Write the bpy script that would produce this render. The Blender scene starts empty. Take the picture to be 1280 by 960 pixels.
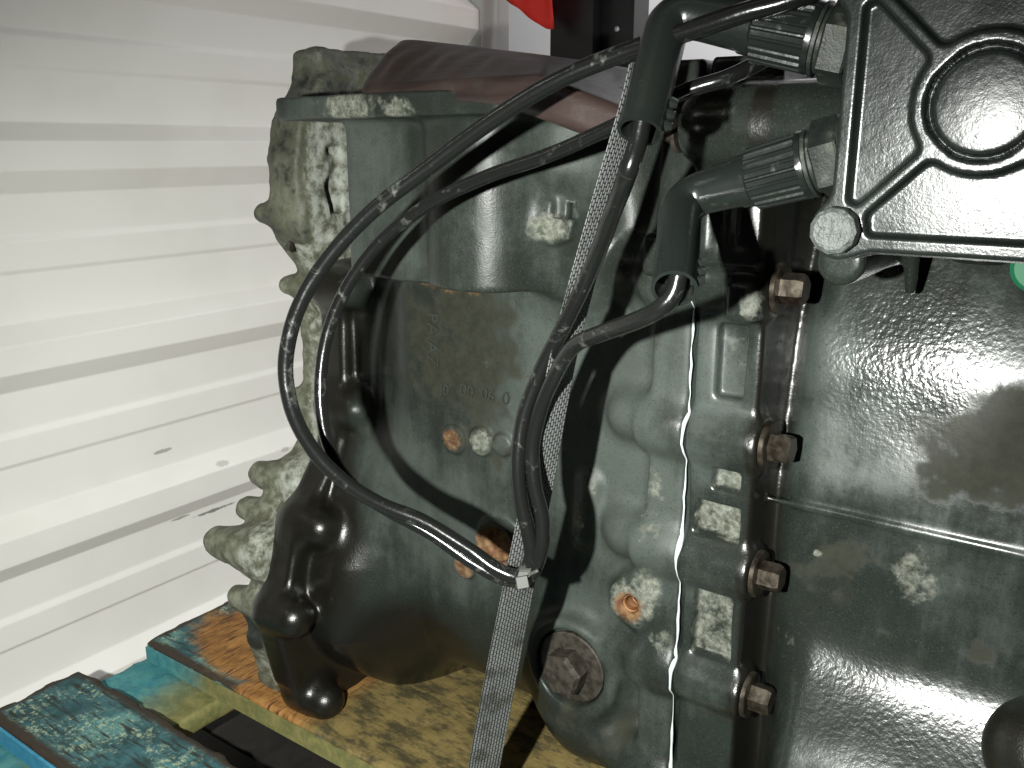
import bpy, bmesh, math, random
import numpy as np
from mathutils import Vector, Matrix

random.seed(7)
rng = np.random.default_rng(11)
S = bpy.context.scene
COL = S.collection

# ------------------------------------------------------------------ camera, world, lamps, exposure
FPX = 1130.0                       # focal length in pixels of the 1280 px wide photograph
PITCH = math.radians(14.8)
YAW = math.radians(35.7)           # world Y (along the wall) lies this far right of the view
CAM = Vector((0, 0, 0))
sy, cy_ = math.sin(YAW), math.cos(YAW)
FWD = Vector((-sy * math.cos(PITCH), cy_ * math.cos(PITCH), -math.sin(PITCH)))
cam_d = bpy.data.cameras.new('camera')
cam = bpy.data.objects.new('camera', cam_d)
COL.objects.link(cam)
cam.location = CAM
cam.rotation_euler = FWD.to_track_quat('-Z', 'Y').to_euler()
cam_d.sensor_width = 36.0
cam_d.lens = 36.0 * FPX / 1280.0
cam_d.clip_start = 0.01
cam_d.clip_end = 50.0
S.camera = cam

W = bpy.data.worlds.new('World')
S.world = W
W.use_nodes = True
W.node_tree.nodes['Background'].inputs[0].default_value = (0.95, 1.0, 1.0, 1)
W.node_tree.nodes['Background'].inputs[1].default_value = 0.005

def lamp(name, kind, loc, target, energy, col, **kw):
    d = bpy.data.lights.new(name, kind)
    d.energy = energy
    d.color = col
    for k, v in kw.items():
        setattr(d, k, v)
    o = bpy.data.objects.new(name, d)
    COL.objects.link(o)
    o.location = loc
    o.rotation_euler = (Vector(target) - Vector(loc)).to_track_quat('-Z', 'Y').to_euler()
    return o

# the torch held at the left of the camera
lamp('torch_lamp', 'SPOT', (-0.102, -0.063, -0.018), (-0.42, 0.5, -0.38), 54.0, (0.975, 1.0, 0.945),
     spot_size=math.radians(115), spot_blend=1.0, shadow_soft_size=0.006)
# unseen light tube on the wall side, added for glints on rim and cables
lamp('glint_tube_lamp', 'AREA', (-0.95, -0.25, 0.62), (-0.5, 0.5, -0.3), 0.9, (1.0, 0.97, 0.9),
     shape='RECTANGLE', size=0.5, size_y=0.03)
# ceiling tubes of the room
lamp('ceiling_lamp', 'AREA', (-0.55, -0.3, 1.5), (-0.6, 0.5, -0.3), 0.35, (1.0, 0.80, 0.55),
     shape='RECTANGLE', size=1.2, size_y=0.12)
lamp('far_wall_fill_lamp', 'AREA', (-0.3, 1.55, 1.1), (-0.3, 2.3, 0.3), 26.0, (1.0, 1.0, 1.0),  # unseen lamp added to brighten the far wall
     shape='RECTANGLE', size=1.6, size_y=0.3)

S.view_settings.view_transform = 'Standard'
S.view_settings.look = 'None'
S.view_settings.exposure = 0.0
S.view_settings.gamma = 1.0
S.view_settings.use_curve_mapping = False
S.render.engine = 'CYCLES'
S.cycles.use_denoising = True

# ------------------------------------------------------------------ measuring helpers (photograph pixel -> place in the room)
def ray(px, py):
    x = (px - 640.0) / FPX
    u = (480.0 - py) / FPX
    f = math.cos(PITCH) + u * math.sin(PITCH)
    z = -math.sin(PITCH) + u * math.cos(PITCH)
    return Vector((cy_ * x - sy * f, sy * x + cy_ * f, z))
def onY(px, py, v):
    r = ray(px, py); return r * (v / r.y)
def onX(px, py, v):
    r = ray(px, py); return r * (v / r.x)
def onZ(px, py, v):
    r = ray(px, py); return r * (v / r.z)
def at(px, py, t):
    return ray(px, py) * t

# ------------------------------------------------------------------ object helpers
def wloc(o):
    v = Vector(o.location)
    while o.parent:
        o = o.parent
        v += o.location
    return v

def tag(o, label=None, cat=None, group=None, kind=None):
    if label: o['label'] = label
    if cat: o['category'] = cat
    if group: o['group'] = group
    if kind: o['kind'] = kind
    return o

def empty(name, loc, label, cat, group=None):
    o = bpy.data.objects.new(name, None)
    COL.objects.link(o)
    o.location = loc
    o.empty_display_size = 0.05
    return tag(o, label, cat, group)

def build(name, verts, faces, mat, parent=None, smooth=True, attrs=None, sharp=None, uvs=None):
    v = np.asarray(verts, dtype=np.float64).reshape(-1, 3)
    c = (v.min(0) + v.max(0)) / 2
    me = bpy.data.meshes.new(name)
    if isinstance(faces, np.ndarray):
        n = len(faces)
        me.vertices.add(len(v)); me.vertices.foreach_set('co', (v - c).astype(np.float32).ravel())
        me.loops.add(n * 4); me.loops.foreach_set('vertex_index', faces.astype(np.int32).ravel())
        me.polygons.add(n)
        me.polygons.foreach_set('loop_start', np.arange(0, n * 4, 4, dtype=np.int32))
        me.update(calc_edges=True)
    else:
        me.from_pydata((v - c).tolist(), [], faces)
    me.validate()
    if attrs:
        for k, a in attrs.items():
            at_ = me.attributes.new(k, 'FLOAT', 'POINT')
            at_.data.foreach_set('value', np.asarray(a, dtype=np.float32))
    if uvs is not None:
        ul = me.uv_layers.new(name='UVMap')
        li = np.zeros(len(me.loops), dtype=np.int32); me.loops.foreach_get('vertex_index', li)
        ul.data.foreach_set('uv', np.asarray(uvs, dtype=np.float32)[li].ravel())
    me.polygons.foreach_set('use_smooth', [smooth] * len(me.polygons))
    if sharp is not None:
        bm = bmesh.new(); bm.from_mesh(me)
        bmesh.ops.recalc_face_normals(bm, faces=bm.faces)
        for e in bm.edges:
            if len(e.link_faces) == 2 and e.calc_face_angle(0) > sharp:
                e.smooth = False
        bm.to_mesh(me); bm.free()
    me.materials.append(mat)
    o = bpy.data.objects.new(name, me)
    COL.objects.link(o)
    if parent is not None:
        o.parent = parent
        o.location = Vector(c) - wloc(parent)
    else:
        o.location = Vector(c)
    return o

def frame(d):
    d = Vector(d).normalized()
    a = Vector((0, 0, 1)) if abs(d.z) < 0.9 else Vector((0, 1, 0))
    u = d.cross(a).normalized()
    return d, u, d.cross(u).normalized()

def lathe(prof, org, axis, n=32, mod=None, phase=0.0, caps=True):
    """prof: list of (distance along axis, radius)."""
    d, u, v = frame(axis)
    org = Vector(org)
    V, Fc = [], []
    for i, (s, r) in enumerate(prof):
        for k in range(n):
            th = 2 * math.pi * k / n + phase
            rr = r * (mod(th, s, r) if mod else 1.0)
            V.append(org + d * s + (u * math.cos(th) + v * math.sin(th)) * rr)
    for i in range(len(prof) - 1):
        for k in range(n):
            k2 = (k + 1) % n
            Fc.append((i * n + k, i * n + k2, (i + 1) * n + k2, (i + 1) * n + k))
    if caps:
        Fc.append(tuple(range(n - 1, -1, -1)))
        b = (len(prof) - 1) * n
        Fc.append(tuple(b + k for k in range(n)))
    return [tuple(p) for p in V], Fc

def merge(*parts):
    V, Fc = [], []
    for v, f in parts:
        b = len(V)
        V += list(v)
        Fc += [tuple(i + b for i in q) for q in f]
    return V, Fc

def box(x0, x1, y0, y1, z0, z1):
    V = [(x, y, z) for x in (x0, x1) for y in (y0, y1) for z in (z0, z1)]
    Fc = [(0, 1, 3, 2), (4, 6, 7, 5), (0, 4, 5, 1), (2, 3, 7, 6), (0, 2, 6, 4), (1, 5, 7, 3)]
    return V, Fc

def spline(pts, step=0.004):
    """centripetal-ish Catmull-Rom through points of any width (first three are the place)."""
    P = np.array([list(p) for p in pts], dtype=float)
    P = np.vstack([2 * P[0] - P[1], P, 2 * P[-1] - P[-2]])
    out = []
    for i in range(1, len(P) - 2):
        p0, p1, p2, p3 = P[i - 1:i + 3]
        L = np.linalg.norm(p2[:3] - p1[:3])
        n = max(2, int(L / step))
        d1 = max(np.linalg.norm((p1 - p0)[:3]), 1e-6); d3 = max(np.linalg.norm((p3 - p2)[:3]), 1e-6)
        m1 = L * ((p2 - p0) / (L + d1)); m2 = L * ((p3 - p1) / (L + d3))
        for k in range(n):
            t = k / n
            h = (2 * t**3 - 3 * t**2 + 1, t**3 - 2 * t**2 + t, -2 * t**3 + 3 * t**2, t**3 - t**2)
            out.append(h[0] * p1 + h[1] * m1 + h[2] * p2 + h[3] * m2)
    out.append(P[-2])
    return np.array(out)

def tube(path, rad, n=14, wob=0.0):
    """sweep a circle along path (N,3); rad scalar or array."""
    N = len(path)
    r = np.full(N, rad) if np.isscalar(rad) else np.asarray(rad)
    T = np.gradient(path, axis=0); T /= np.linalg.norm(T, axis=1)[:, None]
    u = np.cross(T[0], [0.3, 0.1, 0.95]); u /= np.linalg.norm(u)
    V, Fc = [], []
    arc = 0.0
    uv = []
    for i in range(N):
        u = u - T[i] * np.dot(u, T[i]); u /= np.linalg.norm(u)
        w = np.cross(T[i], u)
        if i: arc += np.linalg.norm(path[i] - path[i - 1])
        for k in range(n):
            th = 2 * math.pi * k / n
            q = r[i] * (1 + wob * math.sin(arc * 170 + 2 * th) * math.sin(arc * 61 + th))
            V.append(tuple(path[i] + (u * math.cos(th) + w * math.sin(th)) * q)); uv.append((k / n, arc))
    for i in range(N - 1):
        for k in range(n):
            k2 = (k + 1) % n
            Fc.append((i * n + k, i * n + k2, (i + 1) * n + k2, (i + 1) * n + k))
    Fc.append(tuple(range(n - 1, -1, -1))); Fc.append(tuple((N - 1) * n + k for k in range(n)))
    return V, Fc

# ------------------------------------------------------------------ cast shapes: signed distance fields turned into one mesh
def smin(a, b, k):
    if k <= 0: return np.minimum(a, b)
    h = np.maximum(k - np.abs(a - b), 0) / k
    return np.minimum(a, b) - h * h * k * 0.25

class Cast:
    def __init__(s, lo, hi, h):
        s.lo = np.array(lo, float); s.h = h
        s.n = np.ceil((np.array(hi) - s.lo) / h).astype(int) + 1
        s.d = np.full(tuple(s.n), 0.5, dtype=np.float32)
    def win(s, lo, hi, pad):
        i0 = np.clip(np.floor((np.array(lo) - pad - s.lo) / s.h).astype(int), 0, s.n)
        i1 = np.clip(np.ceil((np.array(hi) + pad - s.lo) / s.h).astype(int) + 1, 0, s.n)
        ax = [(s.lo[a] + s.h * np.arange(i0[a], i1[a])).astype(np.float32) for a in range(3)]
        sl = tuple(slice(i0[a], i1[a]) for a in range(3))
        return sl, ax[0][:, None, None], ax[1][None, :, None], ax[2][None, None, :]
    def add(s, fn, lo, hi, k=0.006):
        sl, x, y, z = s.win(lo, hi, max(0.012, k * 1.2))
        s.d[sl] = smin(s.d[sl], np.asarray(fn(x, y, z), dtype=np.float32), k)
    def cut(s, fn, lo, hi, k=0.003):
        sl, x, y, z = s.win(lo, hi, max(0.012, k * 1.2))
        s.d[sl] = -smin(-s.d[sl], np.asarray(fn(x, y, z), dtype=np.float32), k)
    def cap(s, a, b, r, k=0.006, r2=None):
        """round-ended bar from a to b."""
        a = np.array(a, float); b = np.array(b, float); r2 = r if r2 is None else r2
        m = max(r, r2)
        def fn(x, y, z):
            ab = b - a; L = ab @ ab
            t = np.clip(((x - a[0]) * ab[0] + (y - a[1]) * ab[1] + (z - a[2]) * ab[2]) / L, 0, 1)
            return np.sqrt((x - a[0] - t * ab[0])**2 + (y - a[1] - t * ab[1])**2 + (z - a[2] - t * ab[2])**2) - (r + (r2 - r) * t)
        s.add(fn, np.minimum(a, b) - m, np.maximum(a, b) + m, k)
    def box(s, lo, hi, r=0.003, k=0.006, cut=False):
        lo = np.array(lo, float); hi = np.array(hi, float)
        c = (lo + hi) / 2; hf = (hi - lo) / 2 - r
        def fn(x, y, z):
            qx, qy, qz = np.abs(x - c[0]) - hf[0], np.abs(y - c[1]) - hf[1], np.abs(z - c[2]) - hf[2]
            return np.sqrt(np.maximum(qx, 0)**2 + np.maximum(qy, 0)**2 + np.maximum(qz, 0)**2) + np.minimum(np.maximum(qx, np.maximum(qy, qz)), 0) - r
        (s.cut if cut else s.add)(fn, lo, hi, k)
    def disc(s, c, axis, rad, h0, h1, r=0.002, k=0.005, cut=False):
        """cylinder along world axis 0/1/2, from coordinate h0 to h1."""
        c = np.array(c, float); o = [a for a in range(3) if a != axis]
        lo = c - rad; hi = c + rad; lo[axis] = min(h0, h1); hi[axis] = max(h0, h1)
        def fn(x, y, z):
            q = (x, y, z)
            a = np.sqrt((q[o[0]] - c[o[0]])**2 + (q[o[1]] - c[o[1]])**2) - rad + r
            b = np.abs(q[axis] - (h0 + h1) / 2) - abs(h1 - h0) / 2 + r
            return np.minimum(np.maximum(a, b), 0) + np.sqrt(np.maximum(a, 0)**2 + np.maximum(b, 0)**2) - r
        (s.cut if cut else s.add)(fn, lo, hi, k)
    def prism(s, axis, poly, h0, h1, r=0.003, k=0.006, cut=False, grow=0.0):
        """polygon in the two other axes (in order), extruded along axis."""
        P = np.array(poly, float); o = [a for a in range(3) if a != axis]
        lo = np.zeros(3); hi = np.zeros(3)
        lo[o[0]], lo[o[1]] = P.min(0) - grow; hi[o[0]], hi[o[1]] = P.max(0) + grow
        lo[axis], hi[axis] = h0, h1
        def fn(x, y, z):
            q = (x, y, z)
            a = poly_sdf(P, np.squeeze(q[o[0]]), np.squeeze(q[o[1]])) + r - grow
            a = np.expand_dims(a, axis)
            b = np.abs(q[axis] - (h0 + h1) / 2) - abs(h1 - h0) / 2 + r
            return np.minimum(np.maximum(a, b), 0) + np.sqrt(np.maximum(a, 0)**2 + np.maximum(b, 0)**2) - r
        (s.cut if cut else s.add)(fn, lo, hi, k)
    def rough(s, amp, cell, seed=0):
        s.d += (amp * vnoise(s.lo, s.h, s.n, cell, seed)).astype(np.float32)
    def mesh(s):
        d = s.d
        d[0], d[-1] = 0.05, 0.05; d[:, 0], d[:, -1] = 0.05, 0.05; d[:, :, 0], d[:, :, -1] = 0.05, 0.05
        ins = d < 0
        nx, ny, nz = d.shape
        c8 = [ins[i:nx - 1 + i, j:ny - 1 + j, k:nz - 1 + k] for i in (0, 1) for j in (0, 1) for k in (0, 1)]
        cnt = sum(c.astype(np.int8) for c in c8)
        act = (cnt > 0) & (cnt < 8)
        idx = np.full(act.shape, -1, np.int64)
        ci = np.argwhere(act); idx[act] = np.arange(len(ci))
        acc = np.zeros((len(ci), 3)); num = np.zeros(len(ci))
        offs = [(i, j, k) for i in (0, 1) for j in (0, 1) for k in (0, 1)]
        val = {o: d[ci[:, 0] + o[0], ci[:, 1] + o[1], ci[:, 2] + o[2]].astype(np.float64) for o in offs}
        for o in offs:
            for a in range(3):
                if o[a] == 0:
                    p = list(o); p[a] = 1; p = tuple(p)
                    va, vb = val[o], val[p]
                    m = (va < 0) != (vb < 0)
                    t = np.where(m, va / np.where(m, va - vb, 1), 0)
                    pt = np.tile(np.array(o, float), (len(ci), 1)); pt[:, a] += t
                    acc[m] += pt[m]; num[m] += 1
        V = s.lo + s.h * (ci + acc / num[:, None])
        F = []
        for a in range(3):
            o1, o2 = [(1, 2), (2, 0), (0, 1)][a]
            sl0 = [slice(None)] * 3; sl1 = [slice(None)] * 3
            sl0[a] = slice(0, -1); sl1[a] = slice(1, None)
            e = ins[tuple(sl0)] != ins[tuple(sl1)]
            p = np.argwhere(e)
            ok = (p[:, o1] > 0) & (p[:, o2] > 0) & (p[:, o1] < d.shape[o1] - 1) & (p[:, o2] < d.shape[o2] - 1)
            p = p[ok]
            def g(s1, s2):
                q = p.copy(); q[:, o1] -= s1; q[:, o2] -= s2
                return idx[q[:, 0], q[:, 1], q[:, 2]]
            q = np.stack([g(1, 1), g(0, 1), g(0, 0), g(1, 0)], 1)
            fl = ~ins[tuple(sl0)][p[:, 0], p[:, 1], p[:, 2]]
            q[fl] = q[fl][:, ::-1]
            F.append(q)
        return V, np.vstack(F)

def poly_sdf(P, a, b):
    A, B = np.meshgrid(a, b, indexing='ij')
    d = np.full(A.shape, 1e9); sgn = np.ones(A.shape)
    n = len(P)
    j = n - 1
    for i in range(n):
        e = P[j] - P[i]; wx, wy = A - P[i][0], B - P[i][1]
        t = np.clip((wx * e[0] + wy * e[1]) / (e @ e), 0, 1)
        d = np.minimum(d, (wx - e[0] * t)**2 + (wy - e[1] * t)**2)
        c1 = B >= P[i][1]; c2 = B < P[j][1]; c3 = e[0] * wy > e[1] * wx
        flip = (c1 & c2 & c3) | (~c1 & ~c2 & ~c3)
        sgn = np.where(flip, -sgn, sgn)
        j = i
    return sgn * np.sqrt(d)

def vnoise(lo, h, n, cell, seed):
    r = np.random.default_rng(seed)
    size = (np.array(n) * h / cell).astype(int) + 3
    g = r.uniform(-1, 1, size)
    for a in range(3):
        x = np.arange(n[a]) * h / cell
        i = x.astype(int); t = x - i; t = t * t * (3 - 2 * t)
        sh = [1, 1, 1]; sh[a] = -1
        g = np.take(g, i, axis=a) * (1 - t.reshape(sh)) + np.take(g, i + 1, axis=a) * t.reshape(sh)
    return g

def blob(V, c, r, ry=None):
    """soft mask round a place; r = (rx, rz) in metres on the side of the gearbox."""
    rx, rz = (r, r) if np.isscalar(r) else r
    dy = 0.03 if ry is None else ry
    q = ((V[:, 0] - c[0]) / rx)**2 + ((V[:, 2] - c[2]) / rz)**2 + ((V[:, 1] - c[1]) / dy)**2
    return np.clip(1.5 - np.sqrt(q), 0, 1)

# ------------------------------------------------------------------ materials
class M:
    """small node-graph writer."""
    def __init__(s, name):
        s.m = bpy.data.materials.new(name); s.m.use_nodes = True
        s.t = s.m.node_tree; s.b = s.t.nodes['Principled BSDF']
        s.geo = None
    def n(s, typ, **kw):
        nd = s.t.nodes.new(typ)
        for k, v in kw.items(): setattr(nd, k, v)
        return nd
    def put(s, sock, v):
        if isinstance(v, bpy.types.NodeSocket): s.t.links.new(v, sock)
        elif isinstance(v, (tuple, list)) and len(v) == 3 and sock.type == 'RGBA': sock.default_value = (*v, 1)
        else: sock.default_value = v
    def pos(s):
        if s.geo is None: s.geo = s.n('ShaderNodeTexCoord')
        return s.geo.outputs['Object']
    def map(s, vec, scale=(1, 1, 1), loc=(0, 0, 0), rot=(0, 0, 0)):
        nd = s.n('ShaderNodeMapping'); s.put(nd.inputs[0], vec)
        nd.inputs['Location'].default_value = loc; nd.inputs['Rotation'].default_value = rot; nd.inputs['Scale'].default_value = scale
        return nd.outputs[0]
    def noise(s, scale, detail=4, rough=0.55, vec=None, dist=0.0):
        nd = s.n('ShaderNodeTexNoise')
        s.put(nd.inputs['Vector'], vec if vec is not None else s.pos())
        nd.inputs['Scale'].default_value = scale; nd.inputs['Detail'].default_value = detail
        nd.inputs['Roughness'].default_value = rough; nd.inputs['Distortion'].default_value = dist
        return nd.outputs['Fac']
    def voro(s, scale, vec=None, feat='F1'):
        nd = s.n('ShaderNodeTexVoronoi', feature=feat)
        s.put(nd.inputs['Vector'], vec if vec is not None else s.pos()); nd.inputs['Scale'].default_value = scale
        return nd.outputs['Distance']
    def ramp(s, v, a, b, lo=0.0, hi=1.0):
        nd = s.n('ShaderNodeMapRange'); nd.interpolation_type = 'SMOOTHSTEP'
        s.put(nd.inputs['Value'], v)
        nd.inputs['From Min'].default_value = a; nd.inputs['From Max'].default_value = b
        nd.inputs['To Min'].default_value = lo; nd.inputs['To Max'].default_value = hi
        return nd.outputs[0]
    def math(s, op, a, b=0.0, clamp=False):
        nd = s.n('ShaderNodeMath', operation=op, use_clamp=clamp)
        s.put(nd.inputs[0], a); s.put(nd.inputs[1], b)
        return nd.outputs[0]
    def mix(s, f, a, b):
        nd = s.n('ShaderNodeMix', data_type='RGBA')
        s.put(nd.inputs[0], f); s.put(nd.inputs[6], a); s.put(nd.inputs[7], b)
        return nd.outputs[2]
    def mixf(s, f, a, b):
        nd = s.n('ShaderNodeMix', data_type='FLOAT')
        s.put(nd.inputs[0], f); s.put(nd.inputs[2], a); s.put(nd.inputs[3], b)
        return nd.outputs[0]
    def attr(s, name):
        nd = s.n('ShaderNodeAttribute', attribute_name=name); return nd.outputs['Fac']
    def bump(s, h, strength, dist, normal=None):
        nd = s.n('ShaderNodeBump'); s.put(nd.inputs['Height'], h)
        s.put(nd.inputs['Strength'], strength); nd.inputs['Distance'].default_value = dist
        if normal is not None: s.put(nd.inputs['Normal'], normal)
        return nd.outputs[0]
    def out(s, col=None, rough=None, metal=None, normal=None, spec=None, coat=None):
        for k, v in (('Base Color', col), ('Roughness', rough), ('Metallic', metal), ('Normal', normal), ('Specular IOR Level', spec), ('Coat Weight', coat)):
            if v is not None: s.put(s.b.inputs[k], v)
        return s.m

def mat_cast(name, base=(0.0145, 0.0175, 0.0145), lite=(0.047, 0.057, 0.050), r0=0.34, r1=0.55, grit=0.22, spec=0.55):
    """grey-green painted casting with dusty scuffs, bare oxidised spots, rust and oil where the attributes say so."""
    m = M(name)
    big = m.noise(9, 5, 0.6); mid = m.noise(45, 5, 0.65); fine = m.noise(420, 3, 0.6)
    spots = m.noise(160, 3, 0.6)
    lite_a = m.attr('lite'); wear = m.attr('wear'); rust = m.attr('rust'); oil_shade = m.attr('oil_shade'); peb = m.attr('pebble'); grime = m.attr('grime')
    streak = m.noise(1.0, 4, 0.6, m.map(m.pos(), (75, 75, 9)))
    dust = m.ramp(m.math('ADD', m.math('ADD', m.math('MULTIPLY', lite_a, 0.62), m.math('MULTIPLY', big, 0.5)), m.math('MULTIPLY', m.math('ADD', m.math('MULTIPLY', mid, 0.5), m.math('MULTIPLY', streak, 0.5)), 0.9)), 0.72, 1.22)
    dust = m.math('MULTIPLY', dust, m.math('SUBTRACT', 1.0, m.math('MULTIPLY', oil_shade, 0.95)), True)
    col = m.mix(dust, base, lite)
    col = m.mix(m.math('MULTIPLY', m.ramp(fine, 0.45, 0.75), 0.35), col, m.mix(0.5, col, (0.012, 0.014, 0.012)))
    col = m.mix(m.math('MULTIPLY', m.ramp(m.noise(26, 3), 0.55, 0.7), 0.5), col, m.mix(0.45, col, (0.022, 0.020, 0.012)))
    # fine mottling of old paint
    mot = m.noise(900, 2, 0.7)
    col = m.mix(m.math('MULTIPLY', m.ramp(mot, 0.42, 0.30), 0.75), col, (0.006, 0.007, 0.006))
    col = m.mix(m.math('MULTIPLY', m.ramp(mot, 0.58, 0.72), 0.55), col, lite)
    # brownish oily film, also the shade painted beside the flange
    oilm = m.ramp(m.math('ADD', oil_shade, m.math('MULTIPLY', mid, 0.4)), 0.45, 0.95)
    col = m.mix(oilm, col, (0.0065, 0.006, 0.0045))
    grm = m.ramp(m.math('ADD', grime, m.math('ADD', m.math('MULTIPLY', mid, 1.3), m.math('MULTIPLY', m.noise(22, 4, 0.6), 1.5))), 1.75, 2.2)
    col = m.mix(grm, col, m.mix(m.ramp(m.noise(90, 5, 0.7), 0.3, 0.7), (0.018, 0.019, 0.0135), (0.028, 0.029, 0.0215)))
    # bare, oxidised aluminium
    wm = m.ramp(m.math('ADD', wear, m.math('ADD', m.math('MULTIPLY', mid, 1.3), m.math('MULTIPLY', spots, 0.9))), 1.42, 1.84)
    sp2 = m.noise(260, 4, 0.7); sp3 = m.noise(110, 4, 0.7, m.map(m.pos(), (1, 1, 1), (3, 1, 2)))
    wcol = m.mix(m.ramp(sp2, 0.36, 0.64), (0.070, 0.073, 0.058), (0.150, 0.155, 0.130))
    wcol = m.mix(m.math('MULTIPLY', m.ramp(sp3, 0.52, 0.66), 0.8), wcol, (0.035, 0.038, 0.024))
    wcol = m.mix(m.math('MULTIPLY', m.ramp(sp3, 0.42, 0.32), 0.6), wcol, (0.24, 0.25, 0.21))
    col = m.mix(wm, col, wcol)
    rm = m.ramp(m.math('ADD', rust, m.math('ADD', m.math('MULTIPLY', mid, 0.5), m.math('MULTIPLY', spots, 0.4))), 0.78, 1.2)
    rcol = m.mix(m.ramp(spots, 0.35, 0.65), (0.08, 0.03, 0.012), (0.165, 0.10, 0.048))
    col = m.mix(rm, col, rcol)
    # little chips
    chip = m.ramp(m.voro(70), 0.045, 0.02)
    chip = m.math('MULTIPLY', chip, m.ramp(m.noise(14, 2), 0.55, 0.62))
    col = m.mix(chip, col, (0.012, 0.012, 0.01))
    ro = m.mixf(dust, r0, r1)
    ro = m.math('ADD', ro, m.math('MULTIPLY', m.math('SUBTRACT', mid, 0.5), 0.25))
    ro = m.mixf(m.math('MULTIPLY', grm, m.math('SUBTRACT', 1.0, oilm)), ro, 0.72)
    ro = m.mixf(oilm, ro, 0.29)
    ro = m.mixf(m.math('MAXIMUM', wm, rm), ro, 0.8)
    ro = m.mixf(m.math('MULTIPLY', peb, 0.8), ro, 0.24)
    pebh = m.noise(330, 2, 0.5)
    h = m.math('ADD', m.math('MULTIPLY', m.math('ADD', fine, mot), 0.4), m.math('ADD', m.math('MULTIPLY', spots, 0.35), m.math('MULTIPLY', wm, 0.5)))
    nrm = m.bump(h, m.mixf(oilm, grit, 0.34), 0.0012)
    nrm = m.bump(pebh, m.math('MULTIPLY', peb, 0.40), 0.0012, nrm)
    return m.out(col, ro, None, nrm, m.math('MULTIPLY', m.mixf(m.math('MAXIMUM', m.math('MAXIMUM', m.math('MULTIPLY', dust, 0.5), peb), oilm), spec * 0.36, spec), m.math('SUBTRACT', 1.0, m.math('MULTIPLY', grm, 0.6))))

def mat_crust(name):
    """rough raw aluminium with white bloom, dark paint left in patches."""
    m = M(name)
    big = m.noise(28, 5, 0.65); mid = m.noise(95, 5, 0.65); fine = m.noise(380, 3, 0.6)
    wear = m.attr('wear'); dark = m.attr('oil_shade'); rust = m.attr('rust')
    col = m.mix(m.ramp(mid, 0.35, 0.65), (0.065, 0.066, 0.042), (0.15, 0.155, 0.115))
    col = m.mix(m.ramp(m.math('ADD', wear, m.math('MULTIPLY', mid, 0.8)), 0.85, 1.15), col, (0.30, 0.315, 0.28))
    dm = m.ramp(m.math('ADD', dark, m.math('ADD', m.math('MULTIPLY', big, 0.5), m.math('MULTIPLY', mid, 0.55))), 0.84, 1.08)
    col = m.mix(dm, col, (0.020, 0.022, 0.018))
    col = m.mix(m.ramp(m.math('ADD', rust, m.math('MULTIPLY', mid, 0.7)), 0.75, 1.1), col, (0.17, 0.075, 0.025))
    h = m.math('ADD', m.math('MULTIPLY', mid, 0.7), m.math('MULTIPLY', fine, 0.3))
    return m.out(col, m.mixf(dm, 0.72, 0.45), None, m.bump(h, 0.55, 0.002), 0.4)

def mat_metal(name, a, b, rough=0.45, metal=0.6, sc=120, bump=0.3):
    m = M(name)
    f = m.noise(sc, 4, 0.6); g = m.noise(sc * 3, 3)
    col = m.mix(m.ramp(f, 0.35, 0.65), a, b)
    return m.out(col, m.mixf(f, rough - 0.1, rough + 0.15), metal, m.bump(m.math('ADD', f, m.math('MULTIPLY', g, 0.5)), bump, 0.0008))

def mat_rubber(name, base=(0.014, 0.015, 0.014), dust=(0.13, 0.14, 0.125), amount=0.5, rough=0.3):
    m = M(name)
    f = m.noise(55, 5, 0.68, dist=0.6); g = m.noise(240, 3)
    d = m.ramp(m.math('ADD', m.math('MULTIPLY', f, 0.8), m.math('MULTIPLY', g, 0.25)), 0.68 - amount * 0.25, 0.74)
    d = m.math('MULTIPLY', d, 0.75)
    col = m.mix(d, base, dust)
    return m.out(col, m.mixf(d, rough, 0.65), None, m.bump(m.math('ADD', f, g), 0.18, 0.0008), 0.5)

CAST = mat_cast('painted_casting')
CASE = mat_cast('painted_gear_case', base=(0.0150, 0.018, 0.0155), lite=(0.05, 0.061, 0.055), r0=0.24, r1=0.40, grit=0.10, spec=0.85)
COVER = mat_cast('painted_cover', base=(0.012, 0.0145, 0.0135), lite=(0.026, 0.032, 0.029), r0=0.25, r1=0.31, grit=0.12, spec=0.8)
CRUST = mat_crust('raw_aluminium')
BOLT = mat_metal('old_bolt_steel', (0.026, 0.019, 0.013), (0.075, 0.062, 0.047), 0.40, 0.7)
BOLT_PALE = mat_metal('pale_bolt_steel', (0.045, 0.05, 0.047), (0.085, 0.093, 0.088), 0.5, 0.2, 300, 0.9)
PLUG = mat_metal('dark_plug_steel', (0.020, 0.016, 0.012), (0.05, 0.042, 0.033), 0.5, 0.3, 150)
RUSTY = mat_metal('rusted_thread', (0.22, 0.075, 0.022), (0.36, 0.19, 0.09), 0.6, 0.3, 200)
PLASTIC = mat_rubber('plug_plastic', (0.009, 0.011, 0.010), (0.05, 0.06, 0.05), 0.25, 0.26)
CABLE = mat_rubber('cable_rubber', (0.006, 0.0063, 0.006), (0.085, 0.09, 0.08), 0.42, 0.2)
WIRE = mat_rubber('thin_cable_rubber', (0.010, 0.0105, 0.011), (0.12, 0.12, 0.11), 0.0, 0.2)
SOCKET = mat_cast('socket_paint', base=(0.010, 0.0115, 0.0105), lite=(0.03, 0.036, 0.031))

def simple(name, col, rough=0.5, metal=0.0):
    m = M(name); return m.out(col, rough, metal)

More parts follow.
